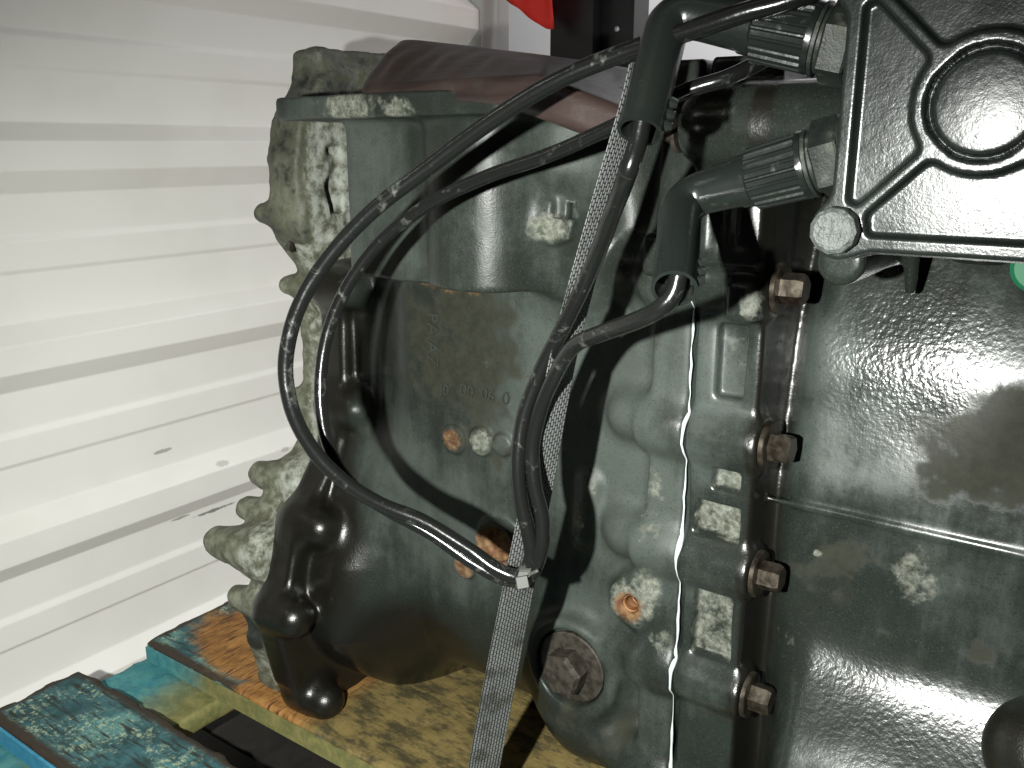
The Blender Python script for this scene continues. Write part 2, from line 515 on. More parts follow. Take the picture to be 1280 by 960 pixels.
# ------------------------------------------------------------------ the setting
m = M('white_cladding')
gp = m.n('ShaderNodeNewGeometry').outputs['Position']
dirt = m.noise(5, 4, 0.6); grime = m.noise(60, 3, 0.7)
col = m.mix(m.ramp(dirt, 0.4, 0.7), (0.85, 0.83, 0.795), (0.80, 0.78, 0.74))
def smear(p, sx, sz, col, c2):
    d = m.n('ShaderNodeVectorMath', operation='SUBTRACT'); m.put(d.inputs[0], gp); d.inputs[1].default_value = p
    s_ = m.n('ShaderNodeVectorMath', operation='MULTIPLY'); m.put(s_.inputs[0], d.outputs[0]); s_.inputs[1].default_value = (0.0, 1 / sx, 1 / sz)
    l = m.n('ShaderNodeVectorMath', operation='LENGTH'); m.put(l.inputs[0], s_.outputs[0])
    k = m.ramp(m.math('ADD', l.outputs['Value'], m.math('MULTIPLY', grime, 1.6)), 1.75, 1.35)
    return m.mix(k, col, c2)
for (px, py, sx, sz, c2) in ((208, 567, 0.016, 0.004, (0.42, 0.42, 0.37)), (272, 641, 0.036, 0.003, (0.25, 0.26, 0.23)),
                             (275, 578, 0.012, 0.004, (0.58, 0.55, 0.53)), (350, 560, 0.008, 0.004, (0.6, 0.55, 0.55)),
                             (232, 650, 0.016, 0.002, (0.36, 0.37, 0.33))):
    col = smear(tuple(onX(px, py, -1.0)), sx, sz, col, c2)
m.out(col, m.mixf(dirt, 0.28, 0.4), None, m.bump(m.noise(3, 2), 0.08, 0.02), 0.5)
CLAD = m.m

# profile read down the left edge of the photograph, one repeat = 0.2135 m
PER = 0.2135
ZD = -0.264                                   # bottom edge of a down-facing web
prof = []
DEPTH = 0.024
for k in range(-3, 6):
    z0 = ZD + k * PER                         # going up: pan starts below the web
    # z relative to the bottom of the down-facing web; x: 0 pan, DEPTH crest (towards the room)
    prof += [(0.0, z0), (DEPTH, z0 + 0.024), (DEPTH, z0 + 0.055), (0.0, z0 + 0.0745),
             (0.0, z0 + 0.128), (0.0042, z0 + 0.1325), (0.0042, z0 + 0.162), (0.0, z0 + 0.169)]
prof = [(x, z) for x, z in prof]
WX = -1.012
ys = [-0.70 + 0.0495 * i for i in range(41)]
V, Fc = [], []
for y in ys:
    for (x, z) in prof: V.append((WX + x, y, z))
np_ = len(prof)
for i in range(len(ys) - 1):
    for k in range(np_ - 1):
        Fc.append((i * np_ + k, (i + 1) * np_ + k, (i + 1) * np_ + k + 1, i * np_ + k + 1))
b = len(V)
for y in ys:                                 # plain back skin
    for (x, z) in prof: V.append((WX + x - 0.0012, y, z))
for i in range(len(ys) - 1):
    for k in range(np_ - 1):
        Fc.append((b + i * np_ + k, b + i * np_ + k + 1, b + (i + 1) * np_ + k + 1, b + (i + 1) * np_ + k))
wall = build('wall', V, Fc, CLAD, smooth=False)
# soften the folds
bv = wall.modifiers.new('fold', 'BEVEL'); bv.width = 0.0013; bv.segments = 2; bv.limit_method = 'ANGLE'; bv.angle_limit = 0.2
tag(wall, 'white ribbed metal cladding wall at the left behind the gearbox', 'wall')

m = M('concrete'); f = m.noise(14, 6, 0.65)
FLOOR = m.out(m.mix(f, (0.44, 0.37, 0.345), (0.60, 0.52, 0.49)), 0.8, None, m.bump(m.noise(180, 4), 0.3, 0.002))
floor = build('floor', *box(-3, 3, -2.5, 4, -0.75, -0.66), FLOOR, smooth=False); tag(floor, kind='structure')

m = M('grey_post'); f = m.noise(20, 4)
POST = m.out(m.mix(f, (0.42, 0.43, 0.41), (0.52, 0.52, 0.50)), 0.5)
V, Fc = merge(box(-1.04, -0.985, 1.282, 1.33, -0.66, 1.0), box(-1.05, -0.995, 1.3305, 1.375, -0.66, 1.0))
post = build('corner_post', V, Fc, POST, smooth=False)
tag(post, 'pale grey steel corner post where the ribbed wall ends', 'post')

m = M('far_white_wall'); f = m.noise(4, 3)
FAR = m.out(m.mix(f, (0.82, 0.82, 0.83), (0.78, 0.78, 0.8)), 0.6)
far = build('far_wall', *box(-3.2, 1.8, 2.4, 2.46, -0.66, 2.0), FAR, smooth=False)
tag(far, 'bright white plain wall far behind the gearbox top', 'wall')

# black steel rack upright with slots
BLACK = mat_metal('black_powder_coat', (0.003, 0.003, 0.004), (0.006, 0.006, 0.008), 0.35, 0.0, 40, 0.1)
rk = empty('rack_upright', (-0.8, 1.4, -0.66), 'black steel rack upright standing behind the gearbox, above its top', 'rack')
a0, a1 = onY(688, 40, 1.36), onY(741, 40, 1.36)
b0, b1 = onY(748, 40, 1.39), onY(792, 40, 1.39)
build('channel', *box(a0.x, a1.x, 1.36, 1.42, -0.66, 1.0), BLACK, rk, False)
build('channel', *box(b0.x, b1.x, 1.39, 1.44, -0.66, 1.0), BLACK, rk, False)
build('web_plate', *box(a1.x, b0.x, 1.425, 1.43, -0.66, 1.0), simple('grey_web', (0.10, 0.10, 0.13), 0.4), rk, False)
c = onY(771, 36, 1.387)
build('rivet', *lathe([(0, 0.005), (0.003, 0.0045), (0.004, 0.002)], (c.x, 1.3895, c.z), (0, -1, 0), 14), simple('rivet_steel', (0.5, 0.5, 0.55), 0.4, 0.6), rk)

# red cloth hanging on the rack
RED = mat_rubber('red_cloth', (0.62, 0.022, 0.012), (0.70, 0.05, 0.03), 0.2, 0.7)
V, Fc = [], []
pts = [(600, -40, 1), (632, -3, 1), (648, 11, 1), (664, 24, 1), (683, 36, 1), (692, 36, 1)]
NU, NV = 22, 10
tl = onY(625, -70, 1.32); 
edge = spline([(*onY(px, py, 1.32), ) for px, py, _ in pts], 0.004)
topz = 0.34
for i, p in enumerate(edge):
    for j in range(NV):
        t = j / (NV - 1)
        z = p[2] + (topz - p[2]) * t
        y = 1.322 + (0.006 * math.sin(i * 0.5 + t * 3) + 0.005 * math.sin(i * 0.23)) * min(1, t * 4)
        V.append((p[0], y, z))
nE = len(edge)
for i in range(nE - 1):
    for j in range(NV - 1):
        Fc.append((i * NV + j, i * NV + j + 1, (i + 1) * NV + j + 1, (i + 1) * NV + j))
red = build('red_cloth', V, Fc, RED)
sm = red.modifiers.new('thickness', 'SOLIDIFY'); sm.thickness = 0.004
tag(red, 'red cloth hanging beside the black rack upright at the top', 'cloth')

# ------------------------------------------------------------------ pallet
PZ = -0.512
def mat_plank(name, seed, orange):
    m = M(name)
    p = m.map(m.pos(), (1, 1, 1), (seed, seed * 0.7, 0))
    grain = m.noise(30, 5, 0.65, m.map(p, (1.0, 7.0, 7.0)))
    big = m.noise(11, 5, 0.6, p); mid = m.noise(60, 5, 0.7, p); fine = m.noise(230, 4, 0.7, p)
    paint = m.mix(m.ramp(mid, 0.35, 0.65), (0.020, 0.060, 0.066), (0.045, 0.125, 0.14))
    paint = m.mix(m.ramp(big, 0.50, 0.62), paint, (0.09, 0.22, 0.21))
    paint = m.mix(m.math('MULTIPLY', m.ramp(fine, 0.50, 0.62), m.ramp(m.noise(22, 4), 0.42, 0.6)), paint, (0.30, 0.36, 0.25))
    paint = m.mix(m.ramp(grain, 0.50, 0.64), paint, (0.022, 0.030, 0.025))
    edge_ = m.attr('edge')
    dark = m.ramp(m.math('ADD', edge_, m.math('MULTIPLY', mid, 0.6)), 0.75, 1.15)
    paint = m.mix(dark, paint, (0.035, 0.026, 0.018))
    bare = m.attr('bare'); green = m.attr('green')
    # wood with saw marks across the board
    saw = m.noise(70, 3, 0.6, m.map(p, (6.0, 0.55, 1.0), (0, 0, 0), (0, 0, 0.12)))
    wood = m.mix(m.ramp(mid, 0.3, 0.7), (0.20, 0.088, 0.022), (0.33, 0.165, 0.048))
    wood = m.mix(m.ramp(saw, 0.50, 0.66), wood, (0.07, 0.028, 0.010))
    gcol = m.mix(m.ramp(m.noise(40, 5, 0.7, m.map(p, (1, 2.2, 1))), 0.4, 0.62), (0.175, 0.130, 0.046), (0.055, 0.045, 0.021))
    wood = m.mix(m.ramp(m.math('ADD', green, m.math('MULTIPLY', big, 0.4)), 0.5, 0.95), wood, gcol)
    bm_ = m.ramp(m.math('ADD', bare, m.math('ADD', m.math('MULTIPLY', big, 0.35), m.math('MULTIPLY', mid, 0.5))), 0.72, 1.0)
    col = m.mix(bm_, paint, wood)
    h = m.math('ADD', m.math('MULTIPLY', grain, 0.5), m.math('ADD', m.math('MULTIPLY', mid, 0.5), m.math('MULTIPLY', saw, 0.35)))
    return m.out(col, 0.72, None, m.bump(h, 0.6, 0.003), 0.3)

def plank(x0, x1, y0, y1, z1, th, mat, parent, seed, bare=None, green=None, along='x', name='plank'):
    """a sawn board with nibbled arrises: dense grid on top, rounded edges."""
    c = Cast((x0 - 0.012, y0 - 0.012, z1 - th - 0.012), (x1 + 0.012, y1 + 0.012, z1 + 0.012), 0.004)
    c.box((x0, y0, z1 - th), (x1, y1, z1), 0.002, 0)
    c.rough(0.0014, 0.02, seed); c.rough(0.0008, 0.008, seed + 50)
    V, F = c.mesh()
    e = np.minimum(np.minimum(V[:, 0] - x0, x1 - V[:, 0]), np.minimum(V[:, 1] - y0, y1 - V[:, 1]))
    top = V[:, 2] > z1 - 0.004
    ed = np.where(top, np.clip(1.1 - e / 0.02, 0, 1), 0.0)
    A = {'edge': ed, 'bare': np.where(top, bare(V), 0) if bare else np.zeros(len(V)), 'green': green(V) if green else np.zeros(len(V))}
    return build(name, V, F, mat, parent, attrs=A)

pal = empty('pallet', (-0.45, 0.55, -0.66), 'worn wooden pallet in flaking teal paint under the gearbox', 'pallet')
g1 = onZ(300, 815, PZ)
def bare2(V):
    a = np.clip(1.55 - np.sqrt(((V[:, 0] + 0.70) / 0.10)**2 + ((V[:, 1] - 0.545) / 0.055)**2), 0, 1)
    return np.maximum(a, np.clip((V[:, 0] + 0.70) / 0.06, 0, 1))
def green2(V):
    return np.clip((V[:, 0] + 0.62) / 0.09, 0, 1)
PLK = mat_plank('teal_board', 0.0, True)
PLK_SIDE = PLK
plank(-0.829, 0.25, 0.312, 0.404, PZ, 0.021, PLK, pal, 1)
plank(-0.824, 0.25, 0.472, 0.70, PZ, 0.021, PLK, pal, 2, bare2, green2)
plank(-0.826, 0.25, 0.74, 0.84, PZ, 0.021, PLK, pal, 3)
plank(-0.83, 0.25, 0.165, 0.262, PZ, 0.021, PLK, pal, 4)
for o in [ch for ch in pal.children]:
    pass
# blue and yellow-green painted board faces: cross boards under the deck
def bare_c(V): return np.zeros(len(V))
m = M('teal_cross_board')
p = m.pos(); mid = m.noise(70, 5, 0.7); big = m.noise(12, 4)
sx_ = m.n('ShaderNodeSeparateXYZ'); m.put(sx_.inputs[0], m.n('ShaderNodeNewGeometry').outputs['Position'])
teal = m.mix(m.ramp(mid, 0.35, 0.65), (0.035, 0.17, 0.20), (0.075, 0.25, 0.25))
yel = m.mix(m.ramp(mid, 0.35, 0.65), (0.115, 0.12, 0.042), (0.20, 0.18, 0.068))
k = m.ramp(m.math('ADD', sx_.outputs['X'], m.math('MULTIPLY', big, 0.10)), -0.735, -0.655)
col = m.mix(k, teal, yel)
XB = m.out(col, 0.75, None, m.bump(mid, 0.4, 0.002), 0.3)
plank(-0.828, -0.697, 0.16, 0.84, PZ - 0.0225, 0.021, XB, pal, 9, name='cross_board')
plank(-0.35, -0.25, 0.16, 0.84, PZ - 0.0225, 0.021, XB, pal, 10, name='cross_board')
plank(0.14, 0.24, 0.16, 0.84, PZ - 0.0225, 0.021, XB, pal, 11, name='cross_board')
for x in (-0.82, -0.35, 0.14):
    for y in (0.17, 0.30, 0.765):
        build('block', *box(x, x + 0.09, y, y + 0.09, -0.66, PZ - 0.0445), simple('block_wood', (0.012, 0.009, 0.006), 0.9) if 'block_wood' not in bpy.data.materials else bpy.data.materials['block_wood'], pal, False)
# painted long edges of the two front boards, as thin paint films with torn borders
# (bright blue on the near board, teal to yellow-green on the next)
def edge_film(name, x0, x1, y, z0, z1, mat):
    c = Cast((x0 - 0.004, y - 0.005, z0 - 0.006), (x1 + 0.004, y + 0.005, z1 + 0.006), 0.0025)
    return c
m = M('blue_paint'); mid = m.noise(90, 5, 0.7)
BLUE = m.out(m.mix(m.ramp(mid, 0.3, 0.7), (0.028, 0.19, 0.33), (0.05, 0.27, 0.42)), 0.6, None, m.bump(mid, 0.3, 0.001))
V, Fc = box(-0.822, 0.24, 0.3085, 0.3112, PZ - 0.0195, PZ - 0.0025)
build('paint_film', V, Fc, BLUE, pal, False)
V, Fc = box(-0.816, 0.24, 0.4685, 0.4712, PZ - 0.0195, PZ - 0.003)
build('paint_film', V, Fc, XB, pal, False)
SHADEW = mat_metal('void_shade_wood', (0.006, 0.005, 0.004), (0.014, 0.011, 0.008), 0.8, 0.0, 60, 0.5)  # near-black boards added to stand in for the shade inside the pallet
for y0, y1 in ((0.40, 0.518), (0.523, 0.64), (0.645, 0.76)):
    build('bottom_shade_board', *box(-0.815, 0.25, y0, y1, -0.655, -0.64), SHADEW, pal, False)
# ------------------------------------------------------------------ gearbox
GB = empty('gearbox', (-0.35, 0.66, PZ), 'large grey-green truck gearbox with bolted flange and bell housing resting on the pallet', 'gearbox')

# --- bell housing (left, dark casting)
ZB = [-0.083, -0.183, -0.271, -0.361, -0.452]
B = Cast((-0.625, 0.435, -0.535), (-0.228, 0.84, 0.07), 0.002)
YC, ZC = 0.81, -0.2
def body(x, y, z):
    hy, hz, r = 0.275 - 0.14, 0.305 - 0.14, 0.14
    qy, qz = np.abs(y - YC) - hy, np.abs(z - ZC) - hz
    d = np.sqrt(np.maximum(qy, 0)**2 + np.maximum(qz, 0)**2) + np.minimum(np.maximum(qy, qz), 0) - r
    t = np.clip((-0.485 - x) / 0.07, 0, 1); t = t * t * (3 - 2 * t)
    d = d - t * np.interp(z, [-0.5, -0.43, -0.36, -0.30, -0.24, -0.2], [0.042, 0.055, 0.036, 0.006, -0.020, -0.030])   # flares out towards the engine, low down
    t2 = np.clip((x + 0.40) / 0.07, 0, 1); d = d - 0.030 * t2 * t2 * (3 - 2 * t2) * np.clip((-0.272 - x) / 0.03, 0, 1) * np.clip((-0.38 - z) / 0.06, 0, 1)
    return np.maximum(np.broadcast_to(d, np.broadcast_shapes(x.shape, d.shape)), np.maximum(x + 0.2365, -0.60 - x))
B.add(body, (-0.62, 0.43, -0.53), (-0.23, 0.84, 0.07), 0)
# flange rim towards the engine
RX = -0.6
rim = [onX(px, py, RX) for px, py in ((412, 340), (412, 400), (414, 500), (405, 560), (380, 615), (352, 680), (342, 740), (336, 800), (352, 855), (385, 893))]
rim = [(p.y, p.z) for p in rim] + [(0.60, -0.512), (0.835, -0.512), (0.835, rim[0].z)]
B.prism(0, rim, -0.614, -0.582, 0.006, 0.007)

for px, py, r in ((428, 362, 0.018), (436, 513, 0.018), (392, 662, 0.0185), (358, 776, 0.0185), (398, 878, 0.019)):
    p = onX(px, py, -0.575)
    B.cap((-0.60, p.y + 0.006, p.z), (-0.572, p.y + 0.006, p.z), r, 0.016, r * 0.92)
# flare from rim to body at the lower left
B.box((-0.66, 0.40, 0.018), (-0.2, 0.84, 0.30), 0.003, 0.003, cut=True)
B.box((-0.66, 0.40, -0.098), (-0.513, 0.84, 0.30), 0.003, 0.006, cut=True)
# tower with its rounded front
def tower(x, y, z):
    qx, qy = np.abs(x + 0.455) - 0.033, np.abs(y - 0.537) - 0.042
    bx = np.sqrt(np.maximum(qx, 0)**2 + np.maximum(qy, 0)**2) + np.minimum(np.maximum(qx, qy), 0) - 0.014
    cyl = np.sqrt((x + 0.384)**2 + (y - 0.512)**2) - 0.047
    cy2 = np.sqrt((x + 0.360)**2 + (y - 0.556)**2) - 0.046
    d2 = smin(smin(bx, cyl, 0.007), cy2, 0.012)
    dz = np.abs(z + 0.0375) - 0.0575
    r = 0.003
    a = d2 + r; b_ = dz + r
    return np.minimum(np.maximum(a, b_), 0) + np.sqrt(np.maximum(a, 0)**2 + np.maximum(b_, 0)**2) - r
B.add(tower, (-0.51, 0.45, -0.10), (-0.31, 0.62, 0.03), 0.012)
B.cap((-0.33, 0.545, -0.075), (-0.335, 0.55, 0.02), 0.03, 0.03)
# top flange plate of the tower
B.prism(2, [(-0.553, 0.468), (-0.50, 0.462), (-0.41, 0.455), (-0.34, 0.455), (-0.30, 0.475), (-0.26, 0.52), (-0.26, 0.83), (-0.553, 0.83)], 0.018, 0.034, 0.003, 0.010)
# left half of the clamped joint
B.box((-0.264, 0.524, -0.53), (-0.2365, 0.83, 0.05), 0.003, 0.010)
for z in ZB:
    dz = 0.004
    B.cap((-0.282, 0.537, z + dz), (-0.25, 0.534, z + dz), 0.0185, 0.012)
    B.disc((0, 0.533, z), 0, 0.0175, -0.27, -0.2365, 0.0015, 0.008)
# boss with a broken face
p = onY(692, 278, 0.497); BOSS1 = p
hx = [(p.x + 0.0165 * math.cos(a_), p.z + 0.0165 * math.sin(a_)) for a_ in [0.3 + math.pi / 3 * q_ for q_ in range(6)]]
B.cap((p.x, 0.535, p.z), (p.x - 0.001, 0.516, p.z), 0.022, 0.02, 0.019)
B.prism(1, hx, 0.4965, 0.54, 0.0015, 0.003)
B.box((p.x - 0.001, 0.49, p.z + 0.003), (p.x + 0.0155, 0.5025, p.z + 0.0165), 0.001, 0.001, cut=True)
B.box((p.x + 0.007, 0.49, p.z - 0.002), (p.x + 0.0095, 0.512, p.z + 0.013), 0.0008, 0.001, cut=True)
# drain boss
D0 = onY(712, 835, 0.522)
B.cap((D0.x, 0.575, D0.z - 0.004), (D0.x + 0.004, 0.572, D0.z - 0.05), 0.046, 0.02)
B.disc(D0, 1, 0.040, 0.520, 0.58, 0.006, 0.012)
B.disc(D0, 1, 0.030, 0.517, 0.53, 0.003, cut=True)
# threaded pad
H0 = onY(788, 755, 0.52)
B.disc(H0, 1, 0.019, 0.520, 0.56, 0.003, 0.012)
B.cap((H0.x, 0.54, H0.z), (H0.x + 0.012, 0.545, H0.z + 0.022), 0.017, 0.012)
B.disc(H0, 1, 0.0062, 0.50, 0.55, 0.001, 0.002, cut=True)
# cast pads near the marks
for px, py, r in ((567, 549, 0.012), (601, 552, 0.0115), (628, 556, 0.009)):
    p = onY(px, py, 0.532); B.disc(p, 1, r, 0.5305, 0.55, 0.002, 0.003)
PADR = onY(618, 682, 0.526); B.disc(PADR, 1, 0.021, 0.526, 0.56, 0.002, 0.006)
B.disc(PADR, 1, 0.015, 0.51, 0.535, 0.002, 0.002, cut=True)
PADS = onY(580, 708, 0.530); B.disc(PADS, 1, 0.011, 0.528, 0.55, 0.002, 0.005)
p = onY(735, 605, 0.531); q = onY(728, 672, 0.531); B.cap((p.x, 0.541, p.z), (q.x, 0.541, q.z), 0.0125, 0.004); PADL = (p, q)
# raised rib running down from the tower to the rim
p = onY(812, 320, 0.50); B.box((p.x - 0.006, 0.498, p.z - 0.013), (p.x + 0.03, 0.55, p.z + 0.014), 0.005, 0.004)
B.rough(0.0007, 0.03, 3)
V, F = B.mesh()
def A0(V): return {k: np.zeros(len(V)) for k in ('lite', 'wear', 'rust', 'oil_shade', 'pebble', 'grime')}
A = A0(V)
def put(A, V, k, c, r, w=1.0, ry=None):
    A[k] = np.maximum(A[k], w * blob(V, c, r, ry))
# oil film over the engine-side flange and the underside
x_o = np.interp(V[:, 2], [-0.34, -0.27], [-0.515, -0.552])
A['oil_shade'] = np.clip((x_o - V[:, 0]) / 0.03, 0, 1) * np.clip((-0.085 - V[:, 2]) / 0.02, 0, 1)
A['oil_shade'] = np.maximum(A['oil_shade'], np.clip((-0.36 - V[:, 2]) / 0.06, 0, 1) * np.clip((-0.40 - V[:, 0]) / 0.08, 0, 1))
for px, py, r, w in ((500, 600, 0.05, 0.6), (480, 180, 0.05, 0.9), (470, 270, 0.04, 0.9), (640, 480, 0.06, 0.8), (760, 480, 0.05, 0.7), (780, 620, 0.06, 0.8), (560, 660, 0.05, 0.7), (560, 300, 0.03, 0.6), (800, 870, 0.03, 0.5), (730, 770, 0.03, 0.6), (700, 220, 0.05, 0.5), (850, 450, 0.03, 0.6)):
    put(A, V, 'lite', onY(px, py, 0.53), r * 1.3, w, 0.08)
for px, py, y, r, w in ((440, 138, 0.463, (0.035, 0.012), 0.7), (500, 135, 0.46, (0.02, 0.01), 0.6), (640, 355, 0.47, (0.008, 0.006), 0.9), (600, 470, 0.535, (0.02, 0.012), 0.15),
                        (815, 640, 0.524, (0.012, 0.03), 0.45), (688, 284, 0.497, (0.016, 0.010), 0.8), (792, 750, 0.52, 0.019, 0.85), (806, 728, 0.522, 0.013, 0.7), (830, 800, 0.524, (0.012, 0.008), 0.6), (600, 552, 0.531, 0.011, 0.75), (640, 220, 0.53, (0.02, 0.03), 0.3), (720, 660, 0.53, (0.008, 0.02), 0.6), (738, 600, 0.53, (0.006, 0.015), 0.6)):
    put(A, V, 'wear', onY(px, py, y), r, w, 0.015)
A['lite'] = A['lite'] * (1 - 0.8 * blob(V, onY(560, 440, 0.535), (0.055, 0.06), 0.03)) 
for px, py, y, r, w in ((788, 757, 0.522, 0.0125, 0.85), (565, 549, 0.531, 0.011, 0.65), (618, 682, 0.53, 0.019, 0.85), (580, 708, 0.529, 0.012, 0.7), (590, 355, 0.535, (0.06, 0.006), 0.5), (560, 358, 0.53, (0.05, 0.008), 0.5)):
    put(A, V, 'rust', onY(px, py, y), r, w, 0.03)
put(A, V, 'grime', onY(570, 430, 0.535), (0.055, 0.06), 1.0, 0.03)
put(A, V, 'grime', onY(590, 560, 0.535), (0.04, 0.03), 0.6, 0.03)
put(A, V, 'grime', onY(760, 900, 0.54), (0.04, 0.03), 0.7, 0.06)
build('bell_housing', V, F, CAST, GB, attrs=A)

# broken flap of paint on the boss
fl = onY(712, 262, 0.511)
# --- adapter plate: raw aluminium between engine and bell housing
Ad = Cast((-0.715, 0.36, -0.535), (-0.612, 0.80, 0.115), 0.002)
ol = [onX(px, py, -0.64) for px, py in ((398, 80), (372, 112), (352, 150), (346, 200), (348, 240), (356, 300), (384, 340), (388, 420), (392, 480), (388, 540), (362, 590), (345, 640), (330, 700), (322, 760), (318, 800), (338, 850), (362, 880))]
ol = [(p.y, p.z) for p in ol] + [(0.60, -0.512), (0.79, -0.512), (0.79, 0.05)]
Ad.prism(0, ol, -0.655, -0.6165, 0.004, 0.0)
for px, py, tx, r in ((347, 268, -0.670, 0.015), (378, 300, -0.66, 0.011), (372, 358, -0.662, 0.015), (384, 500, -0.662, 0.018), (350, 600, -0.678, 0.021), (338, 645, -0.682, 0.021), (308, 690, -0.69, 0.026), (318, 755, -0.672, 0.021), (345, 845, -0.660, 0.019)):
    p = onX(px, py, -0.65)
    Ad.cap((-0.625, p.y + 0.012, p.z), (tx, p.y, p.z), r * 1.12, 0.013, r * 0.55)
# upper hook-shaped lug
t0 = onX(392, 78, -0.64); t1 = onX(470, 66, -0.62)
Ad.box((-0.66, t0.y - 0.012, t0.z - 0.035), (-0.62, t0.y + 0.12, t0.z + 0.012), 0.008, 0.01)
# webs with a see-through pocket beside the tower
p = onX(398, 225, -0.635); Ad.box((-0.66, p.y - 0.006, p.z - 0.03), (-0.61, p.y + 0.012, p.z + 0.03), 0.003, cut=True)
p = onX(392, 195, -0.64); Ad.cap((-0.66, p.y - 0.004, p.z + 0.02), (-0.63, p.y - 0.002, p.z - 0.01), 0.012, 0.01)
p = onX(402, 270, -0.64); Ad.cap((-0.655, p.y, p.z + 0.02), (-0.64, p.y, p.z - 0.04), 0.011, 0.008)
Ad.rough(0.0014, 0.016, 5); Ad.rough(0.0007, 0.006, 6)
V, F = Ad.mesh(); A = A0(V)
up = V[:, 2] > -0.085
# distance from the outer (camera side) edge of the plate
zz_ = np.array([p_[1] for p_ in ol[:17]]); yy2 = np.array([p_[0] for p_ in ol[:17]])
o_s = np.argsort(zz_); yo = np.interp(V[:, 2], zz_[o_s], yy2[o_s])
din = V[:, 1] - yo
A['oil_shade'] = np.where(up, np.clip(0.75 - din / 0.02, 0.0, 0.42), 0.16 + np.clip((-0.665 - V[:, 0]) / 0.02, 0, 1) * 0.16)
A['oil_shade'] = np.where(V[:, 2] > 0.02, 0.44, A['oil_shade'])
A['wear'] = np.where(up, np.clip(0.25 + din / 0.04, 0, 0.6), np.clip(0.15 + (V[:, 0] + 0.66) / 0.06, 0, 0.55))
A['wear'] = np.where(V[:, 2] > 0.02, 0.5, A['wear'])
put(A, V, 'oil_shade', onX(310, 790, -0.65), (0.03, 0.02), 0.7, 0.03)
put(A, V, 'rust', onX(378, 300, -0.65), 0.016, 0.6, 0.02)
build('adapter_plate', V, F, CRUST, GB, attrs=A)
p = onX(375, 300, -0.655) * 0.972
bo = build('plate_bolt', *merge(lathe([(0, 0.010), (0.002, 0.0105), (0.012, 0.0105), (0.0135, 0.0085)], p, (-0.3, -0.95, -0.1), 6), lathe([(-0.02, 0.006), (0.001, 0.006)], p, (-0.3, -0.95, -0.1), 12)), BOLT, GB, True, sharp=0.5)

# --- gear case (right)
POCK = ((-0.155, -0.108, -0.219, -0.200), (-0.2165, -0.2025, -0.217, -0.198), (-0.25, -0.227, -0.2275, -0.197), (-0.339, -0.291, -0.2255, -0.198))
C = Cast((-0.24, 0.455, -0.52), (0.16, 0.80, 0.06), 0.002)
def case(x, y, z):
    # front face line as a function of height
    zz = np.array([-0.56, -0.44, -0.40, -0.372, -0.352, -0.335, -0.318, -0.29, -0.225, -0.12, -0.04, 0.03, 0.08])
    yy = np.array([0.47, 0.475, 0.492, 0.507, 0.526, 0.541, 0.550, 0.554, 0.551, 0.566, 0.593, 0.62, 0.66])
    zd = np.linspace(-0.56, 0.08, 321); yd = np.interp(zd, zz, yy)
    kr = np.exp(-0.5 * (np.arange(-20, 21) * 0.002 / 0.010)**2); kr /= kr.sum()
    yd = np.convolve(np.pad(yd, 20, mode='edge'), kr, mode='valid')
    yf = np.interp(z, zd, yd)
    g_ = np.clip((x + 0.182) / 0.035, 0, 1); g_ = g_ * g_ * (3 - 2 * g_)
    yf = yf + np.maximum(0.552 - yf, 0) * (1 - g_)
    d = (yf - y) * 0.86
    # necks in beside the flange
    d = d + 0.012 * np.exp(-((x + 0.188) / 0.012)**2)
    return np.maximum(np.maximum(d + 0 * x, y - 0.79), np.maximum(np.maximum(-0.22 - x, x - 0.15), z - 0.045))
C.add(case, (-0.24, 0.45, -0.52), (0.16, 0.80, 0.06), 0)
C.prism(0, [(0.526, -0.51), (0.526, 0.05), (0.79, 0.05), (0.79, -0.51)], -0.2335, -0.190, 0.003, 0.012)
for i, z in enumerate(ZB):
    C.disc((0, 0.533, z), 0, 0.0178, -0.2335, -0.186, 0.002, 0.008)
for z0, z1, xa, xb in POCK:
    C.box((xa, 0.50, z0), (xb, 0.5335, z1), 0.002, 0.003, cut=True)
# casting seam along the case
def seam(x, y, z):
    zc = -0.2255 + 0 * x
    return np.sqrt((y - 0.5515)**2 + (z - zc)**2) - 0.0021 + np.maximum(-0.2335 - x, 0)
C.add(seam, (-0.2335, 0.54, -0.24), (0.15, 0.56, -0.21), 0.003)
# lug with white bloom above, and the wide lug carrying the first bolt
p = onY(932, 372, 0.515); C.box((p.x - 0.012, 0.508, p.z - 0.016), (p.x + 0.010, 0.54, p.z + 0.012), 0.006, 0.006); LUG = p
C.box((-0.2335, 0.512, -0.07), (-0.19, 0.56, 0.03), 0.004, 0.01)
C.cap((-0.225, 0.515, -0.06), (-0.225, 0.515, 0.0), 0.006, 0.006)
C.cap((-0.203, 0.513, -0.055), (-0.203, 0.513, 0.0), 0.004, 0.006)
# horizontal selector housing at the top
C.cap((-0.222, 0.512, 0.010), (-0.10, 0.512, 0.010), 0.0235, 0.008)
C.disc((0, 0.512, 0.010), 0, 0.0245, -0.205, -0.10, 0.003, 0.004)
# boss and stub below the cover bolt
p = onY(1078, 318, 0.50); C.disc(p, 1, 0.012, 0.46, 0.56, 0.003, 0.012)
# small web and round port under the cover
p = onY(1122, 318, 0.505); q = onY(1124, 370, 0.53); C.cap((p.x, 0.535, p.z + 0.01), (q.x, 0.556, q.z), 0.0045, 0.006, 0.003)
